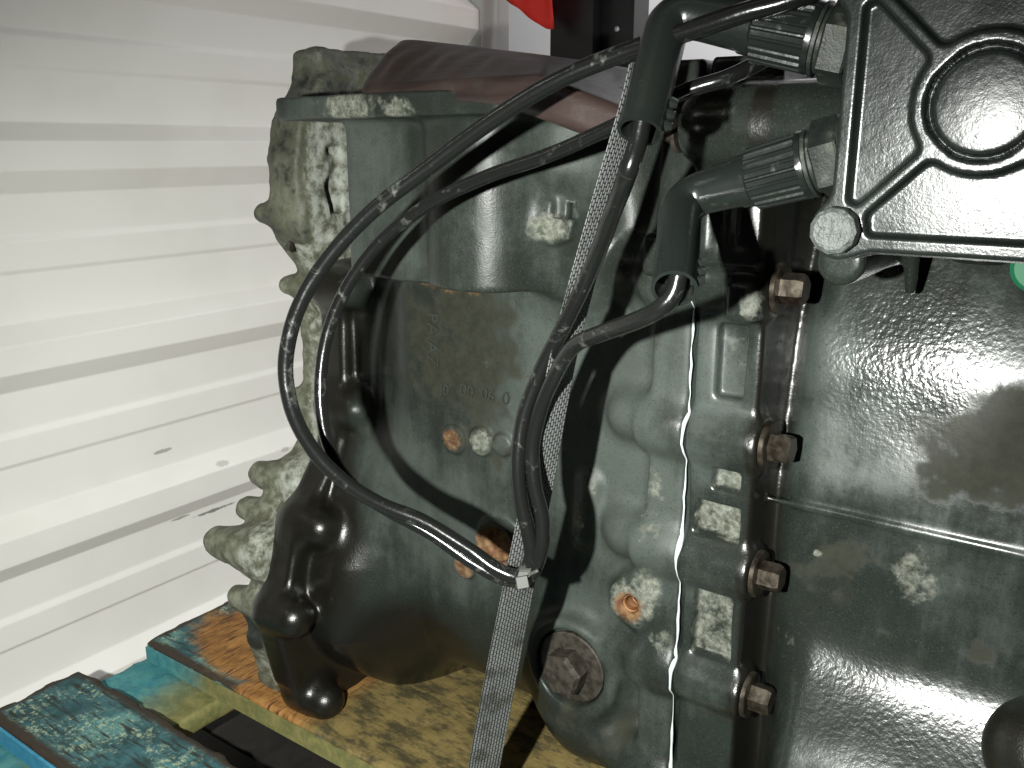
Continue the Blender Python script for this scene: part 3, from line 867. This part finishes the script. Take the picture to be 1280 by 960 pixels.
# dark lug at the lower right
p = onY(1292, 1014, 0.44)
C.cap((p.x, 0.486, p.z + 0.002), (p.x + 0.12, 0.46, p.z - 0.02), 0.03, 0.01)
C.rough(0.0009, 0.035, 8)
V, F = C.mesh(); A = A0(V)
for px, py, r, w in ((1010, 450, 0.03, 0.8), (1030, 560, 0.035, 0.7), (1080, 560, 0.04, 0.6), (1250, 420, 0.03, 0.5), (1150, 650, 0.05, 0.3), (890, 470, 0.04, 0.9), (900, 560, 0.03, 0.7), (870, 700, 0.03, 0.6), (1200, 760, 0.05, 0.3), (900, 850, 0.02, 0.5)):
    put(A, V, 'lite', onY(px, py, 0.55), r, w, 0.05)
for px, py, y, r, w in ((1142, 722, 0.552, (0.015, 0.018), 0.58), (935, 378, 0.508, (0.009, 0.010), 0.8), (1022, 692, 0.553, (0.003, 0.003), 0.9), (985, 800, 0.553, (0.012, 0.01), 0.3), (1190, 500, 0.556, (0.015, 0.008), 0.3)):
    put(A, V, 'wear', onY(px, py, y), r, w, 0.012)
for w_, (z0, z1, xa, xb) in zip((0.28, 0.62, 0.62, 0.62), POCK):
    q_ = np.minimum(np.minimum(V[:, 0] - xa, xb - V[:, 0]), np.minimum(V[:, 2] - z0, z1 - V[:, 2]))
    A['wear'] = np.maximum(A['wear'], w_ * np.clip(q_ / 0.003 + 0.7, 0, 1) * (V[:, 1] < 0.545))
A['oil_shade'] = 0.75 * np.clip((V[:, 0] + 0.197) / 0.006, 0, 1) * np.clip((-0.174 - V[:, 0]) / 0.01, 0, 1)  # dark strip paints the grazing shade on the flange's right face
put(A, V, 'grime', onY(1245, 565, 0.555), (0.036, 0.038), 1.0, 0.04)
put(A, V, 'grime', onY(1060, 720, 0.552), (0.04, 0.03), 0.6, 0.03)
put(A, V, 'grime', onY(1180, 800, 0.552), (0.05, 0.012), 0.45, 0.03)
put(A, V, 'oil_shade', onY(1220, 940, 0.46), (0.04, 0.03), 0.9, 0.06)
put(A, V, 'oil_shade', onY(1000, 800, 0.55), (0.03, 0.04), 0.4, 0.06)
put(A, V, 'pebble', onY(1130, 440, 0.56), (0.05, 0.055), 1.0, 0.05)
put(A, V, 'pebble', onY(1130, 900, 0.53), (0.11, 0.03), 0.6, 0.05)
build('gear_case', V, F, CASE, GB, attrs=A)
tag(GB.children[-1])

# sealant squeezed out of the joint
path = []
r_ = random.Random(3)
for i, py in enumerate(range(372, 1250, 12)):
    zt = onY(860, py, 0.522).z
    yb = 0.5235
    for z in ZB:
        a = abs(zt - z)
        if a < 0.0178: yb = min(yb, 0.533 - math.sqrt(0.0181**2 - a * a))
    path.append((-0.235 + r_.uniform(-0.0005, 0.0005), yb, zt))
P_ = np.array(path); zs = np.linspace(P_[0, 2], -0.53, 260)
sp = np.stack([np.interp(zs, P_[::-1, 2], P_[::-1, 0]), np.interp(zs, P_[::-1, 2], P_[::-1, 1]), zs], 1)
rad = 0.0006 + 0.0005 * np.interp(np.arange(260), np.arange(0, 270, 6), np.random.default_rng(2).uniform(-1, 1.2, 45))
for z in ZB[1:]:
    rad += 0.0012 * np.exp(-((zs - z - 0.012) / 0.008)**2)
build('sealant_bead', *tube(sp, rad, 8), simple('pale_sealant', (0.50, 0.54, 0.55), 0.6), GB)

# --- flange bolts, heads towards the right
def hexbolt(org, axis, af, hh, wr, wt, phase=0.0):
    rc = af / math.sqrt(3)
    head = lathe([(0, rc * 0.98), (hh * 0.80, rc), (hh, rc * 0.86)], Vector(org) + Vector(axis).normalized() * wt, axis, 6, None, phase)
    wash = lathe([(0, wr), (wt * 0.8, wr), (wt, wr * 0.95)], org, axis, 28)
    return head, wash
proto = None
for i, z in enumerate(ZB):
    h, w = hexbolt((-0.1855, 0.533, z), (1, 0, 0), 0.017, 0.0135, 0.0158, 0.0034, 0.35)
    if proto is None:
        hb = build('flange_bolt', *h, BOLT, GB, True, sharp=0.4)
        wb = build('washer', *w, BOLT, hb, True, sharp=0.4)
        proto = (hb, wb)
    else:
        hb = proto[0].copy(); COL.objects.link(hb); hb.parent = GB
        hb.location = proto[0].location + Vector((0, 0, z - ZB[0]))
        hb.rotation_euler = (0.5 * i, 0, 0)
        wb = proto[1].copy(); COL.objects.link(wb); wb.parent = hb

# --- drain plug
h, w = hexbolt((D0.x, 0.5265, D0.z), (0, -1, 0), 0.030, 0.017, 0.0285, 0.003, 0.25)
dp = build('drain_plug', *h, PLUG, GB, True, sharp=0.4)
build('washer', *w, PLUG, dp, True, sharp=0.4)
# thread in the open hole
prof = []
for i in range(9):
    prof += [(i * 0.0014, 0.0062), (i * 0.0014 + 0.0007, 0.0050)]
build('threaded_insert', *lathe(prof, (H0.x, 0.521, H0.z), (0, 1, 0), 28, caps=False), RUSTY, GB)
# stud on the end of the selector housing
h, w = hexbolt((-0.243, 0.512, 0.008), (-1, 0, 0), 0.013, 0.008, 0.0125, 0.003, 0.2)
sd = build('end_plug', *h, BOLT, GB, True, sharp=0.4); build('washer', *w, PLUG, sd, True, sharp=0.4)
# round port under the cover, and the green cap beside it
p = onY(1222, 330, 0.49)
build('port', *lathe([(0, 0.014), (0.008, 0.014), (0.009, 0.0155), (0.014, 0.0155), (0.016, 0.013)], (p.x, 0.50, p.z + 0.016), (0, 0, -1), 28), SOCKET, GB, sharp=0.6)
p = onY(1301, 333, 0.45)
build('green_cap', *lathe([(0, 0.0115), (0.012, 0.011), (0.014, 0.009)], (p.x, 0.455, p.z), (0, -1, 0), 24), simple('green_plastic', (0.003, 0.10, 0.042), 0.6), GB, sharp=0.6)

# cast marks (worn and only half readable in the photograph)
def mark(txt, px, py, size, rot, y=0.5345):
    cu = bpy.data.curves.new('cast_mark', 'FONT'); cu.body = txt; cu.size = size; cu.extrude = 0.0006; cu.align_x = 'CENTER'; cu.align_y = 'CENTER'; cu.resolution_u = 3
    o = bpy.data.objects.new('tmp', cu); COL.objects.link(o)
    dg = bpy.context.evaluated_depsgraph_get()
    me = bpy.data.meshes.new_from_object(o.evaluated_get(dg))
    bpy.data.objects.remove(o)
    p = onY(px, py, y)
    R = Matrix.Rotation(math.pi / 2, 4, 'X') @ Matrix.Rotation(rot, 4, 'Z')
    V = [tuple(Vector(p) + (R @ v.co)) for v in me.vertices]
    F_ = [tuple(q.vertices) for q in me.polygons]
    return build('cast_mark', V, F_, CAST, GB, False, attrs={k: np.full(len(V), v) for k, v in (('lite', 0.45), ('wear', 0.1), ('rust', 0), ('oil_shade', 0), ('pebble', 0), ('grime', 0.6))})
mark('PA', 541, 405, 0.016, -math.pi / 2); mark('AZ', 541, 442, 0.016, -math.pi / 2)
mark('J0', 556, 487, 0.013, -0.1); mark('00', 584, 489, 0.014, -0.1); mark('06', 610, 494, 0.014, -0.12); mark('0', 632, 499, 0.015, -0.1)

# --- control unit with ribbed cover
CX, CZ = -0.0595, 0.0145
K = Cast((-0.125, 0.358, -0.055), (0.005, 0.52, 0.085), 0.0008)
hw, hh = 0.0525, 0.0565
corners = [(sx * (hw - 0.0055), sz * (hh - 0.0095)) for sx in (-1, 1) for sz in (-1, 1)]
def outline(x, z):
    qx, qz = np.abs(x - CX) - hw + 0.004, np.abs(z - CZ) - hh + 0.004
    d = np.sqrt(np.maximum(qx, 0)**2 + np.maximum(qz, 0)**2) + np.minimum(np.maximum(qx, qz), 0) - 0.004
    for a, b_ in corners:
        d = smin(d, np.sqrt((x - CX - a)**2 + (z - CZ - b_)**2) - 0.0125, 0.006)
    return d
def ridges(x, z):
    o = outline(x, z)
    d = np.abs(o + 0.0045) - 0.0032
    rr = np.sqrt((x - CX)**2 + (z - CZ)**2)
    d = np.minimum(d, np.abs(rr - 0.0225) - 0.0026)
    for a, b_ in corners:
        L = math.hypot(a, b_); ux, uz = a / L, b_ / L
        s_ = (x - CX) * ux + (z - CZ) * uz; t_ = -(x - CX) * uz + (z - CZ) * ux
        seg = np.maximum(np.abs(t_) - 0.0024, np.maximum(0.021 - s_, s_ - L))
        d = smin(d, seg, 0.004)
        d = smin(d, np.sqrt((x - CX - a)**2 + (z - CZ - b_)**2) - 0.0105, 0.003)
    return d, rr
def cover(x, y, z):
    X2, Z2 = x[:, :, 0], z[:, 0, :]
    X2 = x.reshape(-1, 1); Z2 = z.reshape(1, -1)
    o = outline(X2, Z2)[:, None, :]
    rd, rr = ridges(X2, Z2)
    st = np.clip((0.0006 - rd) / 0.0012, 0, 1); st = st * st * (3 - 2 * st)
    hgt = 0.0042 * st
    inn = np.clip((0.0192 - rr) / 0.002, 0, 1); inn = inn * inn * (3 - 2 * inn)
    hgt = np.maximum(hgt, inn * (0.0026 + 0.0006 * np.clip(1 - (rr / 0.019)**2, 0, 1)))
    front = 0.3745 - hgt[:, None, :]
    d = (front - y) * 0.35
    a = np.maximum(o + 0.0016, -1); b_ = np.maximum(d, y - 0.388) + 0.0016
    return np.minimum(np.maximum(a, b_), 0) + np.sqrt(np.maximum(a, 0)**2 + np.maximum(b_, 0)**2) - 0.0016
sl, xx, yy_, zz_ = K.win((-0.125, 0.358, -0.055), (0.005, 0.40, 0.085), 0)
K.d[sl] = cover(xx, yy_, zz_).astype(np.float32)
K2 = K.d.shape
K.d[:, int((0.395 - 0.358) / 0.0008):, :] = 0.5
V, F = K.mesh(); A = A0(V)
A['lite'] += 0.12
A['pebble'] += 0.12
CU = build('control_cover', V, F, COVER, GB, attrs=A)
V, Fc = box(CX - 0.047, CX + 0.047, 0.3885, 0.53, CZ - 0.050, CZ + 0.050)
build('control_unit', V, Fc, SOCKET, GB, False)
for a, b_ in corners:
    o_ = (CX + a, 0.3706, CZ + b_)
    h, w = hexbolt(o_, (0, -1, 0), 0.0135, 0.006, 0.0108, 0.0022, 0.3)
    rc = 0.0095
    hd = lathe([(0, rc), (0.004, rc), (0.0055, rc * 0.96), (0.0064, rc * 0.78)], Vector(o_) + Vector((0, -0.0022, 0)), (0, -1, 0), 11, None, 0.3)
    hb = build('cover_bolt', *hd, BOLT_PALE, CU, True, sharp=0.4)

# --- sockets in the side of the control unit (gearbox parts)
def sock_attr(V):
    V = np.array(V); n = len(V)
    return {'lite': np.full(n, 0.3), 'wear': np.full(n, 0.2), 'rust': np.zeros(n), 'oil_shade': np.zeros(n), 'pebble': np.zeros(n), 'grime': np.zeros(n)}
S1a, S1b = Vector((-0.1035, 0.418, 0.001)), onY(852, 248, 0.415)       # lower
S2a, S2b = Vector((-0.1035, 0.418, 0.037)), onY(838, 14, 0.405)        # upper
def socket(a, b):
    ax = (b - a).normalized(); L = (b - a).length
    g = lathe([(-0.004, 0.0185), (0.004, 0.0185), (0.006, 0.0175), (0.016, 0.0172), (0.0165, 0.013)], a, ax, 36)
    so = build('socket', *g, SOCKET, GB, sharp=0.5, attrs=sock_attr(g[0]))
    g = lathe([(0.0165, 0.0172), (0.0175, 0.0180), (0.0275, 0.0180), (0.0285, 0.0168)], a, ax, 6, None, 0.3)
    build('hex_nut', *g, SOCKET, so, sharp=0.4, attrs=sock_attr(g[0]))
    g = lathe([(0.0285, 0.0142), (0.0300, 0.0142), (0.0304, 0.0158), (0.0320, 0.0158), (0.0324, 0.0140), (0.040, 0.0130)], a, ax, 36)
    build('neck', *g, SOCKET, so, sharp=0.5, attrs=sock_attr(g[0]))
    return ax, L
ax1, L1 = socket(S1a, S1b)
ax2, L2 = socket(S2a, S2b)

# ------------------------------------------------------------------ plastic film over the open top of the housing
m = M('brown_film')
f = m.noise(20, 4, 0.6, m.map(m.pos(), (0.6, 1, 2.5))); g = m.noise(120, 3)
col = m.mix(m.ramp(f, 0.35, 0.65), (0.016, 0.0098, 0.0085), (0.033, 0.0205, 0.018))
col = m.mix(m.ramp(m.noise(35, 4), 0.55, 0.75), col, (0.034, 0.028, 0.023))
FILM = m.out(col, m.mixf(f, 0.32, 0.5), None, m.bump(m.math('ADD', f, m.math('MULTIPLY', g, 0.2)), 0.35, 0.004), 0.5)
# rows from the front hem up to the ridge and over to the back
front = [onY(452, 121, 0.478), onY(500, 124, 0.468), onY(560, 126, 0.457), onY(620, 131, 0.449), onY(680, 150, 0.445), onY(740, 171, 0.447), onY(800, 177, 0.452), onY(845, 160, 0.49), onY(882, 128, 0.545)]
ridge = [onY(488, 62, 0.54), onY(505, 50, 0.545), onY(560, 55, 0.55), onY(620, 62, 0.55), onY(690, 72, 0.56), onY(760, 84, 0.57), onY(850, 94, 0.58), onY(905, 100, 0.58)]
n_ = 90
def rs(P):
    q = spline([tuple(p) for p in P], 0.001); s_ = np.linspace(0, len(q) - 1, n_)
    return np.stack([np.interp(s_, np.arange(len(q)), q[:, a]) for a in range(3)], 1)
fr, ri = rs(front), rs(ridge)
rows = []
back1 = ri + np.array([0.0, 0.06, 0.001]); back2 = ri + np.array([0.0, 0.22, -0.012])
nr = 16
lip = fr.copy(); lip[:, 2] = np.maximum(lip[:, 2] + 0.001, 0.0375 - 0.03 * np.clip((fr[:, 0] + 0.30) / 0.08, 0, 1))
for i in range(3):
    rows.append(fr * (1 - i / 3) + lip * (i / 3))
fr = lip
for i in range(nr + 1):
    t = i / nr
    tt = t ** 0.8
    bulge = 0.006 * math.sin(math.pi * t)
    r = fr * (1 - tt) + ri * tt
    r[:, 1] -= bulge * 0.4; r[:, 2] += bulge * 0.3
    ph = np.arange(n_) / n_
    r[:, 1] += 0.0018 * np.sin(ph * 37 + t * 4) * math.sin(math.pi * min(1, t * 1.1)) + 0.0012 * np.sin(ph * 83 - t * 7) * math.sin(math.pi * t)
    rows.append(r)
for i in range(1, 6):
    t = i / 5; rows.append(ri * (1 - t) + back1 * t)
for i in range(1, 5):
    t = i / 4; rows.append(back1 * (1 - t) + back2 * t)
V = np.vstack(rows); nrw = len(rows)
Fc = [(i * n_ + k, i * n_ + k + 1, (i + 1) * n_ + k + 1, (i + 1) * n_ + k) for i in range(nrw - 1) for k in range(n_ - 1)]
film = build('plastic_film', V, np.array(Fc), FILM)
so_ = film.modifiers.new('thickness', 'SOLIDIFY'); so_.thickness = 0.0012
tag(film, 'brown plastic film stretched over the open top of the housing', 'plastic sheet')

# ------------------------------------------------------------------ the two cables with their plugs
def ribbed(th, s, r):
    return 1.0 + 0.035 * (1 if (math.sin(th * 22) > -0.2) else -1) * (0 if abs(math.sin(th * 2.5)) < 0.12 else 1)
def plugged(name, label, a, ax, L, end, bendtop, cable, rad, mat, rleg):
    th = empty(name, end, label, 'cable', 'looped cables with elbow plugs')
    # elbow: from the collar round the bend to the cable end
    cst = a + ax * 0.058
    cor = a + ax * L; ld = (end - cor).normalized(); rb = 0.015
    p0, p2 = cor - ax * rb, cor + ld * rb
    pp = [cst * (1 - t) + p0 * t for t in (0, 0.5)] if (p0 - cst).dot(ax) > 0.002 else [cst]
    pp += [p0 * (1 - t)**2 + cor * 2 * t * (1 - t) + p2 * t * t for t in np.linspace(0.0, 1, 9)]
    pp += [p2 * (1 - t) + end * t for t in (0.25, 0.5, 0.75, 1.0)]
    sp_ = spline([tuple(q) for q in pp], 0.0015)
    r = np.interp(np.arange(len(sp_)), [0, len(sp_) * 0.25, len(sp_) - 8, len(sp_) - 4, len(sp_) - 1], [0.0118, rleg * 1.05, rleg, rleg * 1.0, rleg * 1.03])
    # hollow mouth
    V, Fc = tube(sp_, r, 28)
    n = 28; N = len(sp_)
    Fc = Fc[:-1]
    dirn = sp_[-1] - sp_[-4]; dirn /= np.linalg.norm(dirn)
    base = len(V); ring = np.array(V[(N - 1) * n:N * n]); cen = ring.mean(0)
    for f_, dp_ in ((0.84, 0.0), (0.80, -0.012)):
        V += [tuple(cen + (q - cen) * f_ + dirn * dp_) for q in ring]
    for s_, e_ in (((N - 1) * n, base), (base, base + n)):
        Fc += [(s_ + k, s_ + (k + 1) % n, e_ + (k + 1) % n, e_ + k) for k in range(n)]
    Fc.append(tuple(base + n + k for k in range(n)))
    el = build('elbow', V, Fc, PLASTIC, th, True, sharp=0.7)
    g = lathe([(0.0320, 0.0128), (0.0326, 0.0150), (0.0350, 0.0154), (0.0356, 0.0147), (0.0585, 0.0140), (0.0590, 0.0135), (0.0600, 0.0128)], a, ax, 132, lambda t, s_, r_: ribbed(t, s_, r_) if 0.0354 < s_ < 0.0587 else 1.0)
    build('collar', *g, PLASTIC, th, True, sharp=0.5)
    g = lathe([(0.0600, 0.0126), (0.0655, 0.0122), (0.0660, 0.0110)], a, ax, 28)
    cl = build('ring', *g, PLASTIC, th, True, sharp=0.5)
    ldr = Vector(dirn); sd_ = ldr.cross(Vector(end).normalized()).normalized()
    if sd_.x < 0: sd_ = -sd_
    for q_ in range(3):
        o_ = end - ldr * (0.006 + q_ * 0.006) + sd_ * (rleg * 0.96) - Vector(end).normalized() * 0.002
        build('latch', *lathe([(-0.003, 0.0022), (0.001, 0.0026), (0.0035, 0.0018)], o_, sd_, 8), PLASTIC, th, True, sharp=0.6)
    sp_ = spline(cable, 0.003)
    build('cable', *tube(sp_[:, :3], sp_[:, 3], 16, 0.02), mat, th)
    return th

def cab(lst): return [(*at(px, py, t), r) for px, py, t, r in lst]
R1, R2 = 0.0044, 0.0043
e1 = at(843, 361, 0.398)
e2 = at(800, 165, 0.398)
cC = cab([(806, 130, .396, R1), (798, 174, .399, R1), (785, 215, .402, R1), (765, 268, .428, R1), (738, 338, .462, R1), (706, 405, .487, R1), (676, 465, .502, R1), (655, 520, .510, R1), (648, 575, .514, R1), (651, 625, .518, R1), (661, 668, .521, R1), (664, 695, .524, R1), (650, 720, .528, R1), (622, 712, .531, R1),
          (588, 688, .534, R1), (530, 652, .535, R1), (475, 630, .532, R1), (428, 600, .526, R1), (388, 558, .520, R1), (364, 508, .514, R1), (357, 452, .510, R1), (371, 390, .505, R1), (405, 330, .499, R1), (462, 267, .489, R1), (540, 206, .474, R1), (620, 147, .455, R1), (700, 99, .436, R1), (780, 66, .420, R1), (860, 39, .402, R1), (930, 16, .388, R1), (1000, -4, .378, R1), (1080, -40, .37, R1)])
cD = cab([(850, 335, .398, R2), (842, 367, .400, R2), (824, 386, .404, R2), (792, 402, .42, R2), (750, 417, .447, R2), (718, 432, .47, R2), (698, 462, .487, R2), (678, 505, .501, R2), (666, 555, .510, R2), (668, 605, .514, R2), (678, 650, .517, R2), (676, 690, .521, R2), (660, 722, .531, R2), (632, 724, .538, R2),
          (592, 704, .543, 0.0040), (538, 667, .547, 0.0038), (484, 638, .55, 0.0036), (440, 606, .552, R2 * .9), (413, 563, .554, R2 * .9), (402, 515, .556, R2 * .9), (401, 468, .556, R2 * .9), (411, 412, .553, R2 * .9), (436, 355, .546, R2 * .9), (478, 300, .535, R2 * .9), (535, 256, .52, R2 * .9), (605, 222, .50, R2 * .9), (680, 196, .478, R2 * .9), (745, 168, .46, R2 * .9), (805, 139, .445, R2 * .9), (860, 113, .432, R2 * .9), (915, 95, .425, R2 * .9), (990, 55, .43, R2 * .9), (1060, 20, .45, R2 * .9)])
plugged('plugged_cable', 'black cable with the lower elbow plug, thin inner loop in front of the housing', S1a, ax1, L1, e1, at(852, 285, 0.388), cD, R2, CABLE, 0.0100)
plugged('plugged_cable', 'black cable with the upper elbow plug, wide outer loop nearest the white wall', S2a, ax2, L2, e2, at(832, 60, 0.375), cC, R1, CABLE, 0.0100)

# ------------------------------------------------------------------ woven strap
m = M('woven_strap')
uv = m.n('ShaderNodeTexCoord').outputs['UV']
br = m.n('ShaderNodeTexBrick'); uvd = m.n('ShaderNodeVectorMath', operation='MULTIPLY_ADD'); nz_ = m.n('ShaderNodeTexNoise'); nz_.inputs['Scale'].default_value = 120
m.put(nz_.inputs['Vector'], m.pos()); m.put(uvd.inputs[0], nz_.outputs['Color']); uvd.inputs[1].default_value = (0.0012, 0.0012, 0); m.put(uvd.inputs[2], uv)
m.put(br.inputs['Vector'], m.map(uvd.outputs[0], (1, 1, 1), (0, 0, 0), (0, 0, math.pi / 2)))
br.offset = 0.5; br.inputs['Scale'].default_value = 1.0
br.inputs['Brick Width'].default_value = 0.0042; br.inputs['Row Height'].default_value = 0.0021
br.inputs['Mortar Size'].default_value = 0.00055; br.inputs['Mortar Smooth'].default_value = 0.9
k = m.math('SUBTRACT', 1.0, br.outputs['Fac'])
var = m.noise(30, 3)
dirt_ = m.noise(45, 5, 0.7); col = m.mix(k, (0.014, 0.0145, 0.0145), m.mix(var, (0.10, 0.105, 0.105), (0.17, 0.175, 0.17)))
col = m.mix(m.math('MULTIPLY', m.ramp(dirt_, 0.48, 0.66), 0.75), col, (0.022, 0.022, 0.018))
STRAP = m.out(col, 0.5, None, m.bump(k, 0.9, 0.0008), 0.4)
cen = spline([at(x_, y_, t_) for x_, y_, t_ in ((806, 60, .445), (793, 120, .45), (772, 195, .459), (752, 265, .471), (730, 345, .485), (708, 430, .499), (692, 510, .512), (678, 585, .524), (664, 655, .535), (648, 735, .556), (632, 815, .59), (616, 900, .63), (604, 965, .662), (596, 1010, .69))], 0.004)
N = len(cen)
V, Fc, UV = [], [], []
T = np.gradient(cen, axis=0); T /= np.linalg.norm(T, axis=1)[:, None]
arc = np.concatenate([[0], np.cumsum(np.linalg.norm(np.diff(cen, axis=0), axis=1))])
NW = 7
right = np.array([cy_, sy, 0.0]); 
for i in range(N):
    s_ = i / (N - 1)
    vd = cen[i] / np.linalg.norm(cen[i])
    w0 = np.cross(T[i], vd); w0 /= np.linalg.norm(w0)
    ang = math.radians(np.interp(s_, [0, 0.35, 0.6, 0.8, 1.0], [62, 50, 36, 22, 8]))
    nn = np.cross(w0, T[i])
    w = w0 * math.cos(ang) + nn * math.sin(ang)
    nrm_ = np.cross(w, T[i])
    wd = 0.0235
    for j in range(NW):
        u = j / (NW - 1) - 0.5
        for sd_ in (0, 1):
            V.append(tuple(cen[i] + w * wd * u + nrm_ * (0.0007 if sd_ else -0.0007) * (1 if abs(u) < 0.49 else 0.4)))
            UV.append((u * wd, arc[i]))
def vi(i, j, s_): return (i * NW + j) * 2 + s_
for i in range(N - 1):
    for j in range(NW - 1):
        for sd_ in (0, 1):
            q = (vi(i, j, sd_), vi(i + 1, j, sd_), vi(i + 1, j + 1, sd_), vi(i, j + 1, sd_))
            Fc.append(q if sd_ == 0 else q[::-1])
    for j in (0, NW - 1):
        Fc.append((vi(i, j, 0), vi(i, j, 1), vi(i + 1, j, 1), vi(i + 1, j, 0)))
st = build('lashing_strap', V, Fc, STRAP, None, True, uvs=UV, sharp=0.9)
tag(st, 'grey woven lashing strap running down across the gearbox to the pallet', 'strap')

# ------------------------------------------------------------------ cable tie
tc = at(655, 718, 0.529)
ct = empty('cable_tie', tc, 'dusty cable tie binding both cables to the strap', 'cable tie')
TIE = mat_rubber('dusty_tie', (0.03, 0.032, 0.027), (0.11, 0.115, 0.095), 0.5, 0.6)
d_, u_, v_ = frame(at(680, 690, 0.529) - at(632, 735, 0.529))
vd = Vector(tc).normalized()
rt = Vector((cy_, sy, 0)); upv = rt.cross(vd).normalized()
loop = []
for k in range(41):
    th = 2 * math.pi * k / 40
    loop.append(np.array(tc) + np.array(upv * (0.0075 * math.cos(th)) + vd * (0.0125 * math.sin(th) + 0.004) + rt * (0.002 * math.cos(th))))
loop = np.array(loop)
V, Fc = [], []
for i, p in enumerate(loop):
    o_ = (p - np.array(tc)); o_ /= np.linalg.norm(o_)
    for a in (-0.0028, 0.0028):
        for b_ in (0.0, 0.0012):
            V.append(tuple(p + np.array(rt) * a * 1.2 + o_ * b_))
for i in range(len(loop) - 1):
    a, b_ = i * 4, (i + 1) * 4
    for x_, y_ in ((0, 1), (1, 3), (3, 2), (2, 0)):
        Fc.append((a + x_, a + y_, b_ + y_, b_ + x_))
build('band', V, Fc, TIE, ct, False)
hp = at(653, 728, 0.519)
V, Fc = lathe([(-0.003, 0.0045), (-0.002, 0.0052), (0.002, 0.0052), (0.003, 0.0045)], hp, vd, 4, None, 0.6)
build('head', V, Fc, TIE, ct, False)
tl_ = spline([tuple(at(655, 722, .522)), tuple(at(666, 716, .519)), tuple(at(673, 713, .517))], 0.002)
build('tail', *tube(tl_, 0.0012, 6), TIE, ct)
